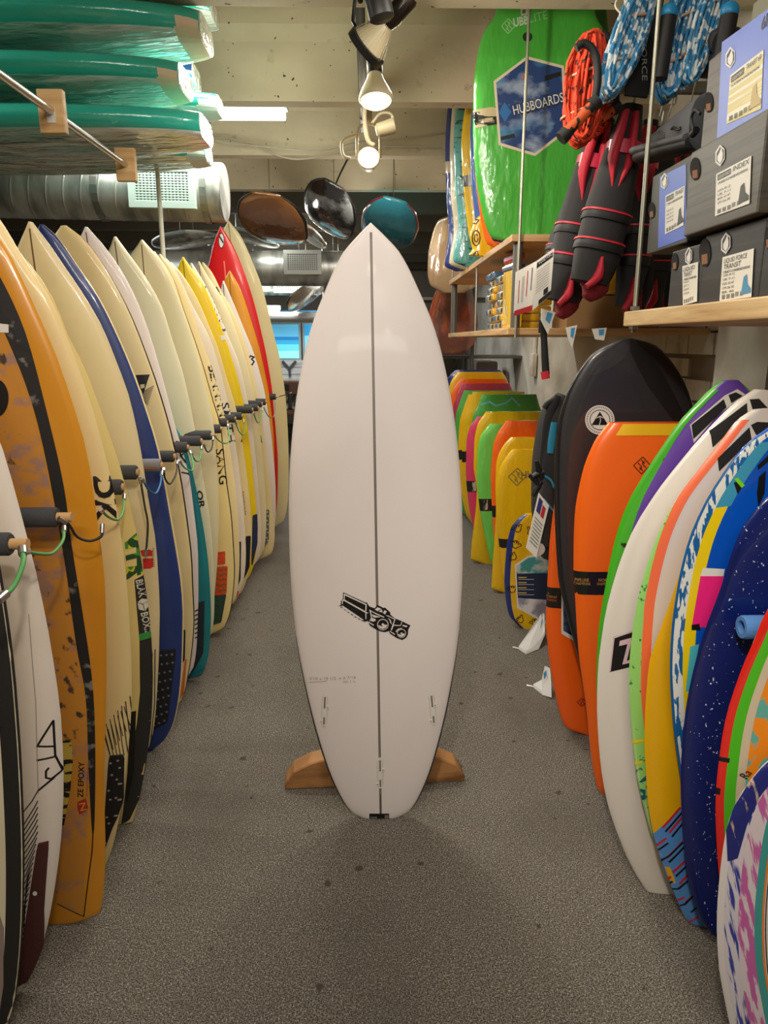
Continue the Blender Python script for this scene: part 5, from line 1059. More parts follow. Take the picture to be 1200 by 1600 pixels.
def label_(t, quad, X, title, sub, lines=5, pic=None, yel=False):
    fquad(t, 'paper_label', mat('label_yellow', (222, 206, 140), .5, mix=((240, 236, 215), (2, 2, 90), .48, .55)) if yel else flat((226, 222, 210)), quad, X, .002)
    tl, tr, br, bl = [Vector(q) for q in quad]
    def at(u, v): return tuple((tl*(1-u)+tr*u)*(1-v)+(bl*(1-u)+br*u)*v)
    hh = (PX(*tl, X).z-PX(*bl, X).z)
    if title[0]:
        fquad(t, 'label_block', flat((70, 66, 60)), [at(.04, .04), at(.42, .04), at(.42, .17), at(.04, .17)], X, .0026) if title[0] == '#' else ftext(t, BLACK, title[0], at(.06, .15), at(.78, .15), hh*.1, X, d=.0028)
        if title[0] == '#': ftext(t, flat((220, 220, 215)), 'LIQUID FORCE', at(.07, .15), at(.4, .15), hh*.07, X, d=.0032)
    if title[1]: ftext(t, BLACK, title[1], at(.48 if title[0] == '#' else .06, .14 if title[0] == '#' else .29), at(.94 if title[0] == '#' else .6, .14 if title[0] == '#' else .29), hh*.11, X, d=.0028)
    if sub: ftext(t, BLACK, sub, at(.05, .27 if title[0] == '#' else .38), at(.9, .27 if title[0] == '#' else .38), hh*.05, X, .02, d=.0028)
    for i in range(lines): ftext(t, flat((50, 48, 46)), ['USA 8-12', 'UK 7-11', 'EUR 42-47', 'CM 26-30', 'BR 40'][i % 5], at(.06, .42+i*.095+.03), at(.42, .42+i*.095+.03), hh*.05, X, d=.0028)
    for i in range(11):
        if i % 4 == 3: continue
        u = .07+i*.036; fquad(t, 'barcode', BLACK, [at(u, .86), at(u+.018, .86), at(u+.018, .96), at(u, .96)], X, .0028)
        fquad(t, 'barcode', BLACK, [at(u+.42, .84), at(u+.436, .84), at(u+.436, .94), at(u+.42, .94)], X, .0028) if i < 8 else None
    if pic: fquad(t, 'boot_picture', pic, [at(*p) for p in [(.72, .55), (.82, .5), (.86, .72), (.97, .82), (.97, .9), (.66, .92)]], X, .003)
M_BK = mat('box_black', (30, 29, 29), .5, mix=((44, 42, 40), (3, 3, 60), .5, .6)); M_BG = mat('box_greyblack', (74, 68, 56), .45, mix=((56, 52, 44), (2, 2, 90), .45, .6))
M_BB = mat('box_blue', (60, 96, 196), .4)
t = shoebox('black boot box with white label, far end of the bottom row', 1043, 1092, 396, 481, XB, M_BK, hole=(1054, 409, 5, 14))
drop(t, 1076, 400, 6, 14, XB); label_(t, [(1066, 416), (1091, 409), (1089, 471), (1067, 477)], XB, ('LIQUID', 'TRANSIT'), '1 TRANST WAKEBOARD', 4)
t = shoebox('shiny black boot box with blue boot picture on its label', 1092, 1183, 372, 476, XB, M_BK, hole=(1101, 395, 9, 22))
drop(t, 1134, 380, 8, 17, XB); label_(t, [(1129, 402), (1178, 388), (1174, 464), (1124, 471)], XB, ('LIQUID FORCE', 'TRANSIT'), '2 TRANST 9-12 WAKEBOARD BINDING', 5, flat((70, 140, 180)))
t = shoebox('black boot box at the right edge of the bottom row', 1185, 1270, 342, 465, XB, M_BK, hole=(1201, 372, 7, 18))
t = shoebox('blue and black boot box in the middle row under the grey boot', 1010, 1071, 282, 398, XB-.005, mat('box_black2', (46, 43, 38), .5), bandm=M_BB, band=[(1031, 276), (1072, 256), (1072, 372), (1028, 388)], hole=(1018, 329, 5, 13))
drop(t, 1038, 283, 6, 13, XB-.005); label_(t, [(1040, 306), (1070, 290), (1068, 352), (1039, 366)], XB-.005, ('#', 'TRANSIT'), '1L TRANSL WAKEBOARD BINDING', 4, BLACK)
XI = .765
t = shoebox('grey black boot box with grey boot picture, middle row', 1068, 1178, 246, 370, XI, M_BG, hole=(1086, 264, 8, 18))
drop(t, 1125, 243, 8, 17, XI); label_(t, [(1119, 272), (1174, 243), (1171, 318), (1117, 338)], XI, ('#', 'INDEX'), '1 PR INDEX 9-12 WAKEBOARD BINDING', 4, flat((60, 58, 54)))
t = shoebox('blue boot box with yellowed label on top of the stack', 1094, 1190, 106, 237, XI+.005, M_BG, bandm=mat('box_blue2', (96, 122, 206), .4), band=[(1128, 66), (1200, 14), (1200, 176), (1120, 217)], hole=(1107, 160, 7, 16))
drop(t, 1141, 90, 8, 17, XI+.005); label_(t, [(1141, 118), (1193, 77), (1189, 170), (1135, 194)], XI+.005, ('#', 'TRANSIT 6R'), '1PL LTD TRANSIT 6R WAKEBOARD BINDING', 0, flat((196, 172, 110)), True)
ftext(t, BLACK, '6R', (1189, 48), (1204, 34), .022, XI+.005, .03)
tag(box('blue_box', (.93, 1.12, ZN+.30), (1.2, 1.5, ZN+.44), M_BB, None, .004), 'plain blue box end peeking behind the yellow labelled box at the right edge', 'box')

# helper: loft with elliptic rings along a pixel spine
def loft(name, pxs, hw, Y, dep, m, parent=None, seg=16, n=5, world=None, sq=.75):
    P_ = world or [PY(px, py, Y if not isinstance(Y, (list, tuple)) else Y[i]) for i, (px, py) in enumerate(pxs)]
    k = [p.y/FPX*1.0 for p in P_]
    H_ = [h*q for h, q in zip(hw, k)]; D_ = dep if isinstance(dep, (list, tuple)) else [dep]*len(P_)
    pts = catmull(P_, n); m_ = len(pts)
    def it(L, i): x = i/(m_-1)*(len(L)-1); j = min(int(x), len(L)-2); return L[j]+(L[j+1]-L[j])*(x-j)
    bm = bmesh.new(); rings = []
    for i, p in enumerate(pts):
        d = (pts[min(i+1, m_-1)]-pts[max(i-1, 0)]).normalized(); s = Vector((0, 1, 0)).cross(d).normalized(); q = d.cross(s)
        r = []
        for j in range(seg):
            a = 2*PI*j/seg; c, s_ = math.cos(a), math.sin(a); c = math.copysign(abs(c)**sq, c); s_ = math.copysign(abs(s_)**sq, s_)
            r.append(bm.verts.new(p+s*it(H_, i)*c+q*it(D_, i)*s_))
        rings.append(r)
    for a, b in zip(rings, rings[1:]):
        for j in range(seg): bm.faces.new((a[j], a[(j+1) % seg], b[(j+1) % seg], b[j]))
    bm.faces.new(rings[0][::-1]); bm.faces.new(rings[-1])
    if parent:
        for v in bm.verts: v.co -= parent.location
    bmesh.ops.recalc_face_normals(bm, faces=bm.faces)
    return frombm(name, bm, m, parent, True, 70)
NEO = mat('neoprene_black', (34, 33, 34), .75, bump=(90, .25, .003)); NEO2 = mat('webbing_black', (24, 24, 25), .6)
REDL = mat('red_lining', (176, 22, 44), .65, bump=(60, .3, .003)); PIPE = mat('red_piping', (214, 40, 60), .5); REDD = mat('dark_red_skirt', (120, 16, 26), .8, bump=(30, .8, .01))
VG = 'red and black impact vests hanging from the rail'
def vest(label, sp, hw, Y, straps=((.56, .60), (.72, .77)), lining=True, skirt=True):
    o = PY(*sp[0], Y); t = empty('impact_vest', o, label, 'vest', VG)
    loft('vest_panel', sp, hw, Y, [.03, .05, .055, .055, .04][:len(sp)], NEO, t)
    S_ = [Vector(p) for p in sp]
    def at(f): x = f*(len(S_)-1); j = min(int(x), len(S_)-2); return S_[j].lerp(S_[j+1], x-j)
    def wd(f): x = f*(len(hw)-1); j = min(int(x), len(hw)-2); return hw[j]+(hw[j+1]-hw[j])*(x-j)
    for f0, f1 in straps:
        a, b = at(f0), at(f1); w0 = wd(f0)*1.06
        loft('strap', [tuple(a), tuple(a.lerp(b, .5)), tuple(b)], [w0, w0*1.02, w0], Y, [.062, .064, .062], NEO2, t, n=2)
        c = at(f0-.012); loft('red_piping', [tuple(c), tuple(c+(a-c)*.8)], [w0*1.05, w0*1.05], Y, .064, PIPE, t, n=1)
    if lining:
        for k in (-.5, .45):
            pts = []
            for f in (.03, .14, .28, .42):
                c = at(f); d = (at(min(1, f+.05))-at(max(0, f-.05))).normalized(); pr = Vector((-d.y, d.x)); pts.append(tuple(c-pr*wd(f)*k*(1 if f < .4 else .3)))
            loft('armhole_lining', pts, [4, 6, 7, 2], Y-.035, [.022, .03, .03, .018], REDL, t)
        a, b = at(.2), at(.27); loft('red_patch', [tuple(a), tuple(b)], [wd(.22)*1.03]*2, Y, [.058, .06], mat('red_patch', (190, 40, 70), .35, coat=.4), t, n=1)
    if skirt:
        e = at(1.0); d = (e-at(.9)).normalized(); e0 = at(.93)
        loft('red_skirt', [tuple(e0+Vector((9, -6))), tuple(e+d*8+Vector((10, 0))), tuple(e+d*26+Vector((4, 0)))], [wd(1)*.7, wd(1)*.75, wd(1)*.3], Y+.02, [.045, .045, .02], REDD, t)
        loft('red_lining_fold', [tuple(e0+Vector((wd(.9)*.55, -26))), tuple(e0+Vector((wd(.9)*.35, 4))), tuple(e+d*6+Vector((-2, 0)))], [2, 7, 4], Y-.05, [.012, .02, .012], REDL, t)
        loft('back_flap', [tuple(e0+Vector((26, -70))), tuple(e0+Vector((24, -10))), tuple(e+d*14+Vector((20, 0)))], [12, 14, 6], Y+.07, [.03, .03, .015], NEO, t)
    loft('coat_hanger', [(sp[0][0]+6, sp[0][1]-26), (sp[0][0]+3, sp[0][1]-8), (sp[0][0], sp[0][1]+6)], [2, 2, 8], Y, .005, M_CHROME, t)
    return t
vest('leftmost impact vest, front panel nearest the white hang tags', [(944, 186), (925, 262), (905, 340), (888, 412), (876, 470)], [15, 24, 29, 30, 24], 2.62)
vest('impact vest second from the left, widest red armhole lining', [(988, 166), (972, 240), (952, 320), (934, 390), (920, 442)], [14, 25, 33, 34, 28], 2.45)
vest('third impact vest, narrow and partly behind the zinc rod', [(1014, 190), (1006, 262), (996, 340), (988, 412), (978, 478)], [12, 18, 22, 22, 16], 2.58)
vest('fourth impact vest, dark, behind the zinc rod', [(1032, 200), (1030, 280), (1022, 350), (1016, 420), (1010, 480)], [14, 22, 26, 26, 20], 2.78, lining=False)
vest('fifth impact vest, mostly hidden behind the blue and black box', [(1070, 190), (1062, 280), (1052, 350), (1040, 420), (1034, 480)], [16, 22, 26, 26, 20], 2.95)
vest('impact vest behind the two left ones, black with loose tabs', [(915, 280), (898, 330), (880, 380), (868, 420), (860, 455)], [14, 20, 22, 18, 10], 2.78, lining=False, skirt=False)
for l_, p_ in (('black belt end with red piping dangling below the vests', [(848, 490), (850, 530), (853, 586)]),):
    t = tag(loft('dangling_belt', p_, [5, 5, 6], 2.6, .006, NEO2), l_, 'strap'); loft('belt_tip', [(851, 580), (853, 592)], [6.5, 6.5], 2.6, .007, PIPE, t, n=1); loft('belt_loop', [(846, 500), (845, 520)], [4, 4], 2.63, .006, NEO2, t, n=1)
# hang rail holding the vests
a = PY(1010, 137, 2.6); b = PY(1110, 125, 2.6)
hr = empty('hang_rail', (a.x-.25, 2.6, a.z), 'grey flat steel hang rail above the vests', 'rail')
box('bar', (0, -.012, -.018), (1.49-(a.x-.25), .012, .018), mat('rail_grey', (120, 118, 108), .5, .4), hr, .003); box('drop_rod', (.3, -.006, .018), (.312, .006, 3.1-a.z), M_CHROME, hr)
for i, x in enumerate((1038, 1052, 1080, 1110)):
    p = PY(x, 150, 2.55); tag(tube('hook', catmull([p+Vector((0, .04, .06)), p+Vector((.01, .0, .05)), p+Vector((0, -.01, 0)), p+Vector((-.01, .0, -.06))], 5), .003, M_CHROME, None, 6), 'thin chrome hanger hook on the grey rail above the vests', 'hook', 'hanger hooks on the rail')
# tags
def hangtag(label, q, Y, blocks, cat='tag'):
    P_ = [PY(*p, Y) for p in q]; o = P_[0].copy(); t = empty('hang_tag', o, label, cat)
    bm = bmesh.new(); f = bm.faces.new([bm.verts.new(p-o) for p in P_]); r = bmesh.ops.extrude_face_region(bm, geom=[f])
    for v in r['geom']:
        if isinstance(v, bmesh.types.BMVert): v.co.y += .004
    bmesh.ops.recalc_face_normals(bm, faces=bm.faces)
    frombm('card', bm, flat((226, 222, 212)), t)
    for i, (m_, u0, v0, u1, v1) in enumerate(blocks):
        def at(u, v): return (P_[0]*(1-u)+P_[1]*u)*(1-v)+(P_[3]*(1-u)+P_[2]*u)*v - o + Vector((0, -.001-.0004*i, 0))
        mesh('card_print', [at(u0, v0), at(u1, v0), at(u1, v1), at(u0, v1)], [(0, 1, 2, 3)], m_, t)
    return t
GT = flat((110, 108, 104)); RT = flat((190, 50, 46))
hangtag('large white hang card with thin print columns, left of the pair by the post', [(806, 425), (838, 408), (832, 480), (803, 489)], 2.52, [(RT, .18, .25, .22, .8), (GT, .35, .2, .37, .8), (GT, .42, .2, .44, .8), (RT, .58, .12, .62, .7), (flat((60, 70, 120)), .8, .1, .84, .6)]+[(flat((176, 30, 24)), 0, .95, 1, 1.08)])
t_ = hangtag('white hang card with black header, right of the pair by the shelf post', [(838, 408), (866, 388), (860, 462), (832, 485)], 2.5, [(BLACK, .05, .05, .95, .16)]+[(GT, .08, .24+i*.055, .8, .25+i*.055) for i in range(9)]+[(BLACK, .55, .74, .8, .86), (BLACK, .3, .88, .98, .98)])
ftx = text3('card_lettering', flat((225, 225, 220)), 'LIQUID FORCE', PY(842, 413, 2.496), (PY(864, 398, 2.496)-PY(842, 413, 2.496)).normalized(), (0, 0, 1), (PY(864, 398, 2.496)-PY(842, 413, 2.496)).length, .011)
ftx.parent = t_; ftx.location = -t_.location
for i, (q, l_) in enumerate((([(846, 482), (868, 488), (856, 522), (845, 500)], 'blue and white tag corner hanging beside the dangling belt'), ([(884, 512), (902, 508), (894, 544), (888, 530)], 'pointed white and blue tag below the vests, middle'), ([(925, 514), (948, 512), (944, 532), (930, 530)], 'grey white tag below the vests, right of the pointed one'))):
    hangtag(l_, q, 2.55, [(flat((70, 150, 196)), .45, .1, .85, .6)])
# ropes
def hank(name, label, cx, cy, w_, h_, Y, m, tilt=0, n=46, r=.005, group=None, dep=.05):
    o = PY(cx, cy, Y); k = Y/FPX; t = empty(name, o, label, 'rope', group)
    bm = bmesh.new()
    for i in range(n):
        a0 = random.uniform(.08, 1); dx = random.uniform(-.25, .25)*w_*k; dy = random.uniform(-dep, dep); pts = []
        for j in range(17):
            a = 2*PI*j/16; x = math.cos(a)*w_*k*.5*a0*(1+.15*math.sin(3*a+i))+dx*.4; z = math.sin(a)*h_*k*.5*(.88+.12*a0)
            pts.append(Vector((x*math.cos(tilt)+z*math.sin(tilt), dy+.012*math.sin(2*a+i), -x*math.sin(tilt)+z*math.cos(tilt))))
        bm_tube(bm, pts, r, 5, False)
    c = frombm('rope_strands', bm, m, t, True); c['kind'] = 'stuff'
    bm = bmesh.new()
    for z in (.15, -.2):
        q = [Vector((math.cos(a)*w_*k*.5, math.sin(a)*dep*1.1, z*h_*k+.02*math.cos(a))) for a in [2*PI*j/20 for j in range(21)]]
        bm_tube(bm, [Vector((p.x*math.cos(tilt)+p.z*math.sin(tilt), p.y, -p.x*math.sin(tilt)+p.z*math.cos(tilt))) for p in q], .004, 6, False)
    frombm('rope_tie', bm, flat((190, 150, 120)), t, True)
    return t
OR_R = mat('orange_rope', (214, 62, 26), .8, mix=((50, 22, 14), (70, 70, 50), .58, .64, 2)); BL_R = mat('blue_white_rope', (54, 130, 176), .8, mix=((214, 224, 226), (60, 60, 36), .5, .55, 2))
hank('rope_coil', 'orange coiled tow rope with black flecks, front of the pair', 913, 142, 56, 140, 2.35, OR_R, .06, 60, dep=.045)
hank('rope_coil', 'orange tow rope coil half hidden behind the front one', 945, 138, 40, 120, 2.5, OR_R, .1, 50, dep=.04)
def handle(label, p0, p1, Y, loop):
    a, b = PY(*p0, Y), PY(*p1, Y); t = empty('tow_bar', a, label, 'handle', 'orange and black rope handles')
    d = b-a; tube('grip', [d*0, d*.02, d*.98, d], [.012, .016, .016, .012], mat('handle_orange', (206, 84, 28), .6, mix=((24, 20, 18), (50, 50, 50), .52, .56, 1)), t, 14)
    for f in (0, 1): tube('end_cap', [d*f-d.normalized()*.012, d*f+d.normalized()*.012], .02, NEO2, t, 12)
    tube('loop_tube', catmull([PY(*p, Y)-a for p in loop], 5), .011, NEO2, t, 10)
handle('diagonal orange rope handle with black loop, the lower left one', (881, 212), (929, 162), 2.22, [(929, 160), (934, 120), (930, 84), (914, 68), (900, 75)])
handle('second orange rope handle, shorter, behind and right of the first', (917, 200), (962, 168), 2.36, [(962, 166), (962, 100), (950, 60), (938, 52)])
hank('rope_coil', 'blue and white rope hank left of the zinc rod', 980, 62, 44, 160, 2.25, BL_R, .32, 44, dep=.04)
hank('rope_coil', 'blue and white rope hank right of the zinc rod', 1062, 60, 40, 160, 2.2, BL_R, .16, 44, dep=.04)
hank('rope_coil', 'blue and white rope hank beside the boot box', 1100, 40, 34, 160, 2.15, BL_R, .24, 40, dep=.035)
for i, (cx, cy, l_) in enumerate(((1140, 18, 'sky blue ball end of a rope handle near the top right corner'), (1045, 20, 'sky blue ball end of a rope handle half hidden by blue rope'))):
    o = PY(cx, cy, 2.05+.1*i); t = empty('tow_bar', o, l_, 'handle'); bm = bmesh.new(); bmesh.ops.create_uvsphere(bm, u_segments=20, v_segments=12, radius=.023); frombm('ball_end', bm, mat('sky_plastic', (30, 140, 196), .4), t, True)
    tube('grip', [(0, 0, -.01), (-.012, 0, -.16)], .022, NEO2, t, 14)
pb = empty('rope_packet', PY(1006, 80, 2.32), 'black packaging card with pale vertical lettering among the blue ropes', 'packet'); bpy.context.view_layer.update()
box('card', (-.035, 0, -.12), (.035, .012, .14), NEO2, pb, .004, Matrix.Rotation(.1, 4, 'Y'))
text3('card_lettering', flat((200, 200, 195)), 'FORCE', PY(1002, 66, 2.315), (PY(1003, 112, 2.315)-PY(1002, 66, 2.315)).normalized(), (1, 0, 0), .1, .016).parent = pb
pb.children[-1].location = -pb.location
# white wire hanger hooks in the rope cluster
for i, (x, y) in enumerate(((975, 25), (990, 18))):
    p = PY(x, y, 2.5); tag(tube('wire_hook', catmull([p+Vector((.05, 0, .06)), p+Vector((0, 0, .07)), p+Vector((-.03, 0, .03)), p+Vector((0, 0, -.01)), p+Vector((.01, 0, -.1))], 5), .003, mat('wire_white', (200, 196, 180), .5), None, 6), ['white wire hook curling above the orange ropes', 'second white wire hook just right of the curled one'][i], 'hook')
# grey wakeboard boot
BX = .80
def bootpts(L): return [PX(px, py, BX) for px, py in L]
t = empty('wakeboard_boot', PX(1050, 240, BX), 'grey wakeboard boot resting toe-out on the middle boxes', 'boot')
GB = mat('boot_grey', (92, 94, 98), .6, bump=(40, .1, .004)); GB2 = mat('boot_dark', (46, 46, 48), .6)
def loftY(name, pxs, hh, hx, m, parent, n=5, seg=18, sq=.8):
    """loft along the shelf direction; hh half heights px, hx half widths m"""
    P_ = [PX(px, py, BX+.05) for px, py in pxs]; pts = catmull(P_, n); m_ = len(pts)
    def it(L, i): x = i/(m_-1)*(len(L)-1); j = min(int(x), len(L)-2); return L[j]+(L[j+1]-L[j])*(x-j)
    bm = bmesh.new(); R_ = []
    for i, p in enumerate(pts):
        d = (pts[min(i+1, m_-1)]-pts[max(i-1, 0)]).normalized(); s = Vector((1, 0, 0)); q = s.cross(d).normalized(); k = p.y/FPX*1.05
        R_.append([bm.verts.new(p-parent.location+s*it(hx, i)*math.copysign(abs(math.cos(a))**sq, math.cos(a))+q*it(hh, i)*k*math.copysign(abs(math.sin(a))**sq, math.sin(a))) for a in [2*PI*j/seg for j in range(seg)]])
    for a, b in zip(R_, R_[1:]):
        for j in range(seg): bm.faces.new((a[j], a[(j+1) % seg], b[(j+1) % seg], b[j]))
    bm.faces.new(R_[0][::-1]); bm.faces.new(R_[-1]); bmesh.ops.recalc_face_normals(bm, faces=bm.faces)
    return frombm(name, bm, m, parent, True, 70)
loftY('sole', [(1002, 248), (1015, 244), (1050, 234), (1100, 222)], [6, 9, 9, 9], [.03, .05, .05, .05], GB2, t)
loftY('footbed', [(1001, 238), (1012, 235), (1050, 226), (1100, 214)], [5, 7, 7, 7], [.035, .056, .056, .056], GB, t)
loftY('upper', [(1030, 222), (1045, 214), (1070, 206), (1105, 190)], [5, 14, 26, 36], [.02, .042, .045, .045], GB, t)
loftY('toe_cap', [(1026, 226), (1036, 220), (1052, 214), (1064, 212)], [3, 10, 14, 10], [.02, .046, .05, .046], mat('boot_mid', (74, 76, 80), .55), t)
tube('pull_loop', catmull([PX(1084, 205, BX-.005)-t.location, PX(1080, 185, BX-.01)-t.location, PX(1086, 172, BX-.01)-t.location, PX(1094, 178, BX-.005)-t.location], 5), .004, GB2, t, 8)
tube('lace_toggle', [PX(1082, 210, BX-.006)-t.location, PX(1088, 203, BX-.006)-t.location], .009, BLACK, t, 10)
tube('lace', catmull([PX(1046, 207, BX+.02)-t.location, PX(1052, 199, BX+.0)-t.location, PX(1060, 203, BX+.0)-t.location, PX(1066, 196, BX+.01)-t.location], 4), .003, BLACK, t, 6)
t = empty('wakeboard_boot', PX(1120, 70, .86), 'dark grey boot top behind the blue box at upper right', 'boot')
BX = .90; loftY('cuff', [(1100, 95), (1106, 72), (1120, 62), (1142, 66)], [8, 16, 18, 16], [.03, .05, .05, .05], mat('boot_felt', (58, 56, 58), .95, bump=(160, .5, .003)), t); loftY('liner', [(1104, 110), (1118, 100), (1140, 90)], [10, 14, 14], [.03, .04, .04], GB2, t)

# ============================================================ BACKPACK AND FLOOR ITEMS
t = empty('backpack', PY(862, 740, 2.62), 'black backpack with blue buckles hanging beside the black board', 'backpack')
CAN = mat('canvas_black', (28, 27, 28), .8, bump=(120, .3, .003)); CYB = mat('cyan_webbing', (30, 128, 160), .6)
loft('bag_body', [(882, 618), (868, 650), (860, 720), (860, 800), (866, 866)], [10, 22, 26, 28, 22], 2.62, [.04, .08, .1, .1, .07], CAN, t)
loft('front_pocket', [(858, 745), (852, 800), (858, 850)], [10, 16, 12], 2.55, [.03, .05, .03], mat('canvas_black2', (38, 36, 37), .8, bump=(120, .3, .003)), t)
loft('shoulder_strap', [(872, 618), (858, 650), (852, 700), (846, 745)], [5, 8, 8, 6], 2.56, .012, CAN, t)
loft('top_handle', [(850, 638), (856, 630), (872, 622)], [4, 4, 4], 2.56, .01, CAN, t)
for q in ([(866, 660), (862, 690), (860, 708)], ): loft('cyan_tab', q, [5, 6, 5], 2.53, .008, CYB, t)
loft('cyan_strap', [(848, 742), (860, 750), (866, 762)], [2, 2, 2], 2.5, .004, CYB, t); loft('cyan_strap', [(850, 780), (858, 790), (866, 800)], [1.5]*3, 2.5, .004, CYB, t)
for q in ([(828, 748), (838, 742), (850, 738)], [(838, 720), (842, 735), (848, 748)], [(832, 775), (838, 765), (846, 752)], [(826, 742), (836, 750), (842, 758)]): loft('buckle', q, [3, 5, 4], 2.5, .01, BLACK, t, n=2)
t2 = hangtag('white swing tag on the backpack tilted over the yellow board', [(842, 770), (858, 790), (838, 872), (822, 856)], 2.45, [(flat((60, 50, 120)), .1, .05, .45, .3), (RT, .5, .1, .8, .3)]+[(GT, .12, .4+i*.06, .85, .415+i*.06) for i in range(8)])
bm = bmesh.new(); lathe(bm, [(.024, 0), (.024, .004)], 24, Matrix.Translation(PY(841, 858, 2.48)) @ Matrix.Rotation(PI/2, 4, 'X')); tag(frombm('round_disc', bm, flat((190, 186, 176))), 'round white disc tag below the swing tag', 'tag')
FW = mat('fin_white', (210, 212, 212), .3, coat=.4)
def flopped(label, pxs, blue):
    P_ = [PZ(px, py, z) for px, py, z in pxs]; o = P_[0].copy(); o.z = 0; t = empty('fin_packet', o, label, 'packet', 'white and blue packets on the carpet')
    bm = bmesh.new(); v0 = [bm.verts.new(p-o) for p in P_]; v1 = [bm.verts.new(p-o+Vector((.0, .012, .012))) for p in P_]
    bm.faces.new(v0); bm.faces.new(v1[::-1]); n = len(P_)
    for i in range(n): bm.faces.new((v0[i], v1[i], v1[(i+1) % n], v0[(i+1) % n]))
    bmesh.ops.recalc_face_normals(bm, faces=bm.faces); frombm('packet_card', bm, FW, t)
    B_ = [PZ(px, py, z)-o+Vector((0, -.004, .002)) for px, py, z in blue]; bm = bmesh.new(); bm.faces.new([bm.verts.new(p) for p in B_]); frombm('blue_print', bm, flat((60, 130, 180)), t)
    tube('tie', [P_[0]-o+Vector((0, 0, .006)), P_[0]-o+Vector((-.03, .01, .01))], .003, FW, t, 6)
flopped('white and blue packet slumped on the carpet under the small yellow board', [(811, 1015, .002), (822, 1022, .002), (842, 1014, .004), (852, 990, .05), (851, 962, .1), (845, 965, .1), (830, 990, .03)], [(820, 1003, .016), (838, 982, .05), (848, 966, .1), (842, 990, .05), (826, 1006, .016)])
flopped('small white packet on the carpet touching the low orange bodyboard', [(834, 1075, .002), (848, 1086, .002), (862, 1090, .01), (860, 1050, .09), (852, 1046, .09), (847, 1068, .03)], [(849, 1052, .085), (853, 1047, .09), (854, 1054, .08), (850, 1062, .06)])

# ============================================================ OVERHEAD RACK OF TEAL SOFT BOARDS (upper left)
TEAL = mat('teal_soft', (44, 176, 154), .22, coat=.8, mix=((50, 188, 168), 3, .4, .7), bump=((5, 30, 30), .25, .008))
UND = mat('wrapped_underside', (216, 226, 216), .16, coat=1, mix=[((222, 232, 222), (5, 9, 9), .48, .6, 6), ((160, 206, 190), (6, 6, 2), .54, .6, 3), ((150, 84, 70), (9, 9, 5), .72, .74, 1)], bump=((16, 16, 5), .9, .03))  # near-white colour stands in for reflections on the wrap
BTL = mat('blue_soft', (40, 92, 160), .25, coat=.8, bump=((30, 30, 5), .25, .008))
TAILC = mat('tail_cream', (224, 206, 170), .45); TAILW = mat('tail_white', (212, 224, 216), .4)
Mx = Matrix(((0, 0, 1), (1, 0, 0), (0, 1, 0)))
def flatboard(label, Yc, z, xe, L_, W_, under, top, T=.052, tail=TAILW, tl=.035, plug=True):
    o = Vector((xe-L_, Yc, z)); rot = Mx.to_euler()
    out = [(0, .08), (.02, .16), (.08, W_*.8), (.2, W_*.96), (.45, W_), (.75, W_*.96), (.88, W_*.82), (.95, W_*.66), (.985, W_*.52), (1, W_*.42)]
    b = Board('soft_board', label, 'surfboard', 'wrapped soft boards stacked on the overhead rack', under, o, rot, L_, out, T=T, nose=.02, tail=.02, n=4.5, e=.5, ends=.75, rail=(top, .86, 2, True))
    if tail:
        b.patch('tail_block', tail, 1-tl, .999, -.9, .9, off=.001, thick=.002, nu=8, nv=8); b.patch('tail_block_side', tail, 1-tl*.9, .999, -.999, -.9, off=.002, nu=3, nv=8)
    return b
xA = PY(322, 40, 2.9).x
A_ = flatboard('largest teal soft board in clear wrap with cream tail, top of the overhead stack', 2.9, 2.53, xA, 2.2, .29, UND, TEAL, .062, TAILC, .035)
flatboard('teal soft board whose tail peeks above the largest one', 3.42, 2.80, PY(326, 10, 3.3).x, 2.2, .25, UND, TEAL, .05, None)
flatboard('blue soft board between the teal ones, farther side of the overhead stack', 3.38, 2.545, PY(300, 100, 3.3).x, 2.2, .22, UND, BTL, .05, None)
flatboard('teal and white tailed soft board with black leash plug, farthest in the stack', 3.40, 2.44, PY(342, 115, 3.4).x, 2.25, .2, UND, TEAL, .045)
flatboard('teal soft board with cream tail, second of the overhead stack', 2.9, 2.375, PY(290, 120, 2.9).x, 2.2, .28, UND, TEAL, .056, TAILC, .03)
flatboard('short-looking teal tail behind the second soft board', 3.40, 2.335, PY(312, 145, 3.4).x, 2.2, .2, UND, TEAL, .04)
flatboard('teal tail with white block above the lowest soft board', 3.40, 2.245, PY(323, 172, 3.4).x, 2.2, .2, UND, TEAL, .04)
flatboard('lowest teal soft board in clear wrap on the overhead rack', 2.9, 2.215, PY(322, 195, 2.9).x, 2.2, .28, UND, TEAL, .056, None)
rk = empty('overhead_rack', (-.87, 1.4, 2.09), 'steel conduit bar with plywood end blocks under the teal soft boards', 'rack')
tube('conduit_bar', [(0, 0, 0), (0, PX(198, 234, -.87).y-1.4, 0)], .011, M_CHROME, rk, 12)
e1 = PX(75, 102, -.87); e2 = PX(195, 231, -.87)
for e in (e1, e2): box('plywood_block', (-.035, e.y-1.4-.012, -.055), (.035, e.y-1.4+.012, .055), M_PLY, rk, .003)
box('barcode_sticker', (-.012, e1.y-1.4-.0135, -.03), (.012, e1.y-1.4-.012, .0), flat((200, 196, 188)), rk)
tube('hanger', [(0, .01, 0), (0, .01, 1.0)], .008, M_CHROME, rk, 8)
p = PY(249, 310, 3.72); pl = empty('vertical_pole', (p.x, 3.55, 0), 'thin pale vertical pole from floor to ceiling behind the surfboards', 'pole')
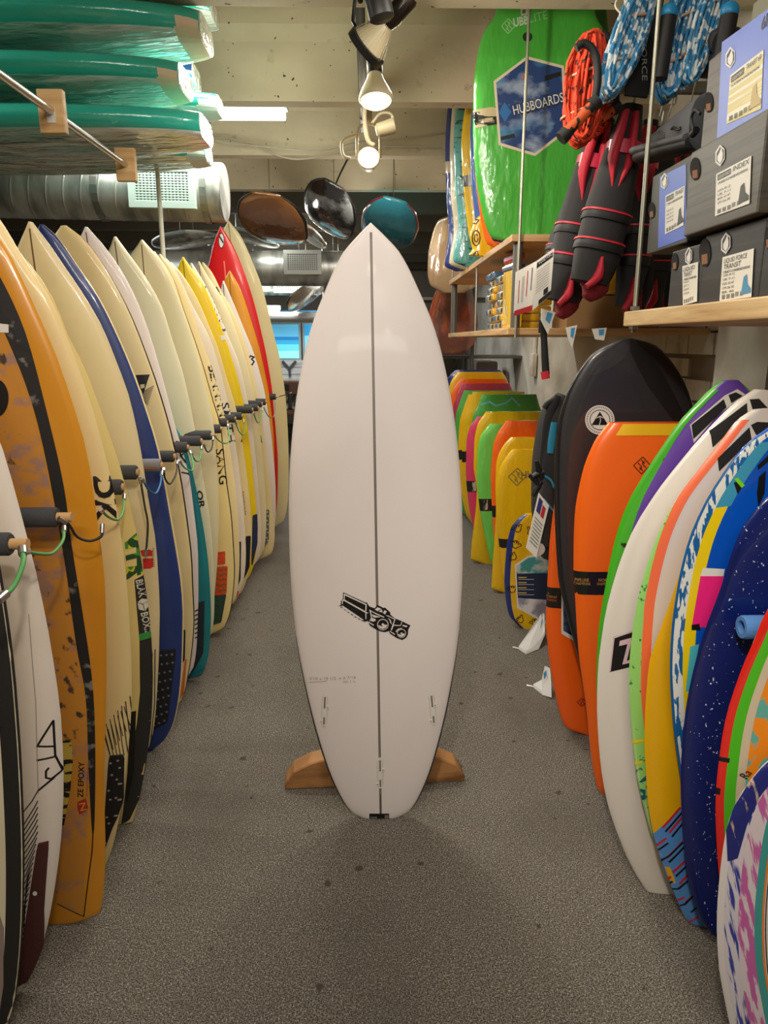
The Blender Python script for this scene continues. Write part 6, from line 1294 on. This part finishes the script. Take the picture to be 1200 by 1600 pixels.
p = PY(249, 310, 3.55); pl.location.x = p.x; tube('shaft', [(0, 0, 0), (0, 0, 3.09)], .011, mat('pole_white', (206, 206, 190), .45), pl, 12); tube('collar', [(0, 0, PY(247, 254, 3.55).z-.02), (0, 0, PY(247, 254, 3.55).z+.02)], .016, mat('pole_white', (206, 206, 190), .45), pl, 12)

# ============================================================ HANGING BOARDS AT THE BACK
def hung(label, cx, cy, Y, L_, W_, roll, m, pitch=0, yaw=0, T=.035, out=None, rim=None):
    c = PY(cx, cy, Y); R_ = Euler((math.radians(90)+pitch, 0, 0)).to_matrix()   # local z -> -Y (towards us), local y -> up
    Ry = Matrix.Rotation(yaw, 3, 'Z'); Rr = Matrix.Rotation(roll, 3, 'Y')
    Rm = Ry @ Rr @ Matrix(((1, 0, 0), (0, math.sin(pitch), -math.cos(pitch)), (0, math.cos(pitch), math.sin(pitch))))
    o = c - Rm @ Vector((0, 0, L_/2))
    out = out or [(0, .05), (.03, W_*.35), (.12, W_*.7), (.35, W_*.97), (.6, W_), (.85, W_*.82), (.94, W_*.62), (1, W_*.4)]
    b = Board('hanging_board', label, 'surfboard', 'wrapped boards hanging from the ceiling', m, o, Rm.to_euler(), L_, out, T=T, nose=.03, tail=.03, n=3.5, e=.5, rail=(rim or BLACK, .93))
    for v in (.25, .8):
        q = b.M @ Vector((0, b.rock(v)+T, v*L_)); s_ = tube('hanging_cord', [(0, 0, 0), (0, 0, 3.1-q.z)], .003, flat((120, 110, 90)), None, 5)
        s_.parent = b.o; s_.matrix_parent_inverse = b.M.inverted(); s_.location = q
    return b
def glassy(nm, c, c2, sc=(5, 5, 3)): return mat(nm, c, .12, coat=1, mix=[(c2, sc, .5, .6, 6)], bump=((6, 6, 3), .35, .03))
hung('amber brown wrapped board hanging with black rim, left of the hanging group', 428, 351, 5.8, 1.0, .26, .12, glassy('amber_wrap', (150, 96, 44), (170, 112, 60)), pitch=.2)
hung('black and clear wrapped board hanging tilted in the middle of the group', 515, 334, 5.85, 1.0, .22, .5, glassy('black_wrap', (44, 42, 42), (150, 156, 156), (4, 4, 3)), pitch=.2)
hung('teal and red rimmed board hanging just behind the nose of the white shortboard', 608, 356, 6.1, 1.0, .23, .25, glassy('teal_wrap', (40, 126, 142), (34, 110, 128)), pitch=.2, rim=mat('dark_red_rim', (124, 24, 40), .3, coat=1))
hung('silvery wrapped board hanging low behind the red surfboard tip', 392, 374, 6.85, .9, .25, .2, glassy('silver_wrap_a', (150, 156, 150), (220, 226, 222)), pitch=-.02, rim=glassy('silver_rim', (190, 190, 186), (230, 230, 226)))
hung('silvery wrapped board hanging left, over the pale olive surfboards', 295, 378, 6.85, .9, .3, -.15, glassy('silver_wrap_b', (140, 146, 142), (226, 230, 226)), pitch=-.03, rim=glassy('silver_rim', (190, 190, 186), (230, 230, 226)))
hung('pale wrapped board hanging behind the amber and black ones', 480, 368, 6.85, .8, .2, .5, glassy('pale_wrap', (170, 150, 130), (224, 226, 222)), pitch=.02, rim=glassy('silver_rim', (190, 190, 186), (230, 230, 226)))
hung('cream curved board hanging low under the far ducts', 478, 466, 8.35, 1.1, .24, -.6, glassy('cream_wrap', (196, 178, 152), (214, 200, 178)), pitch=.05)
hung('white curved board hanging low beside the cream one', 530, 468, 8.35, 1.1, .2, -.8, glassy('white_wrap', (206, 206, 200), (230, 232, 230)), pitch=.05)
# boards in dim light on the right wall beyond the shelf
for l_, tp, ed, Y, m_, z in (('brown wrapped board standing in the dim corner beyond the shelf, upper', (690, 335), [(684, 345), (674, 372), (669, 400), (668, 425), (672, 445)], 6.8, glassy('brown_wrap', (120, 98, 72), (150, 128, 100)), 1.9),
                          ('maroon and orange wrapped board below the brown one beyond the shelf', (700, 440), [(684, 450), (674, 475), (668, 505), (670, 530)], 7.0, glassy('maroon_wrap', (96, 58, 50), (150, 70, 40)), 1.35),):
    fit_board('stored_board', l_, 'surfboard', None, m_, Y-.05, tp, ed, side=-1, W=.24, z0=z, tilt=0, endw=.03, tailw=.1)
t = empty('storage_rack', (.5, 7.1, 0), 'grey metal rack holding the dim boards beyond the shelf', 'rack')
for y in (0, .5):
    tube('upright', [(.5, y, 0), (.5, y, 3.09)], .02, M_GP, t, 10)
for z in (1.335, 1.885): box('rack_arm', (-.05, .02, z-.03), (1.0, .5, z-.002), M_GP, t, .004)
for i in range(3):
    p = PY(678+i*10, 560+i*4, 7.4); tag(box('storage_bin', (p.x-.2+i*.28, 7.8, 0), (p.x+.04+i*.28, 8.2, .9+.18*i), mat('bin_taupe', (110, 98, 84), .6), None, .03), ['low taupe bin in the dim far right corner', 'middle height taupe bin in the dim far right corner', 'tallest taupe bin in the dim far right corner'][i], 'bin')
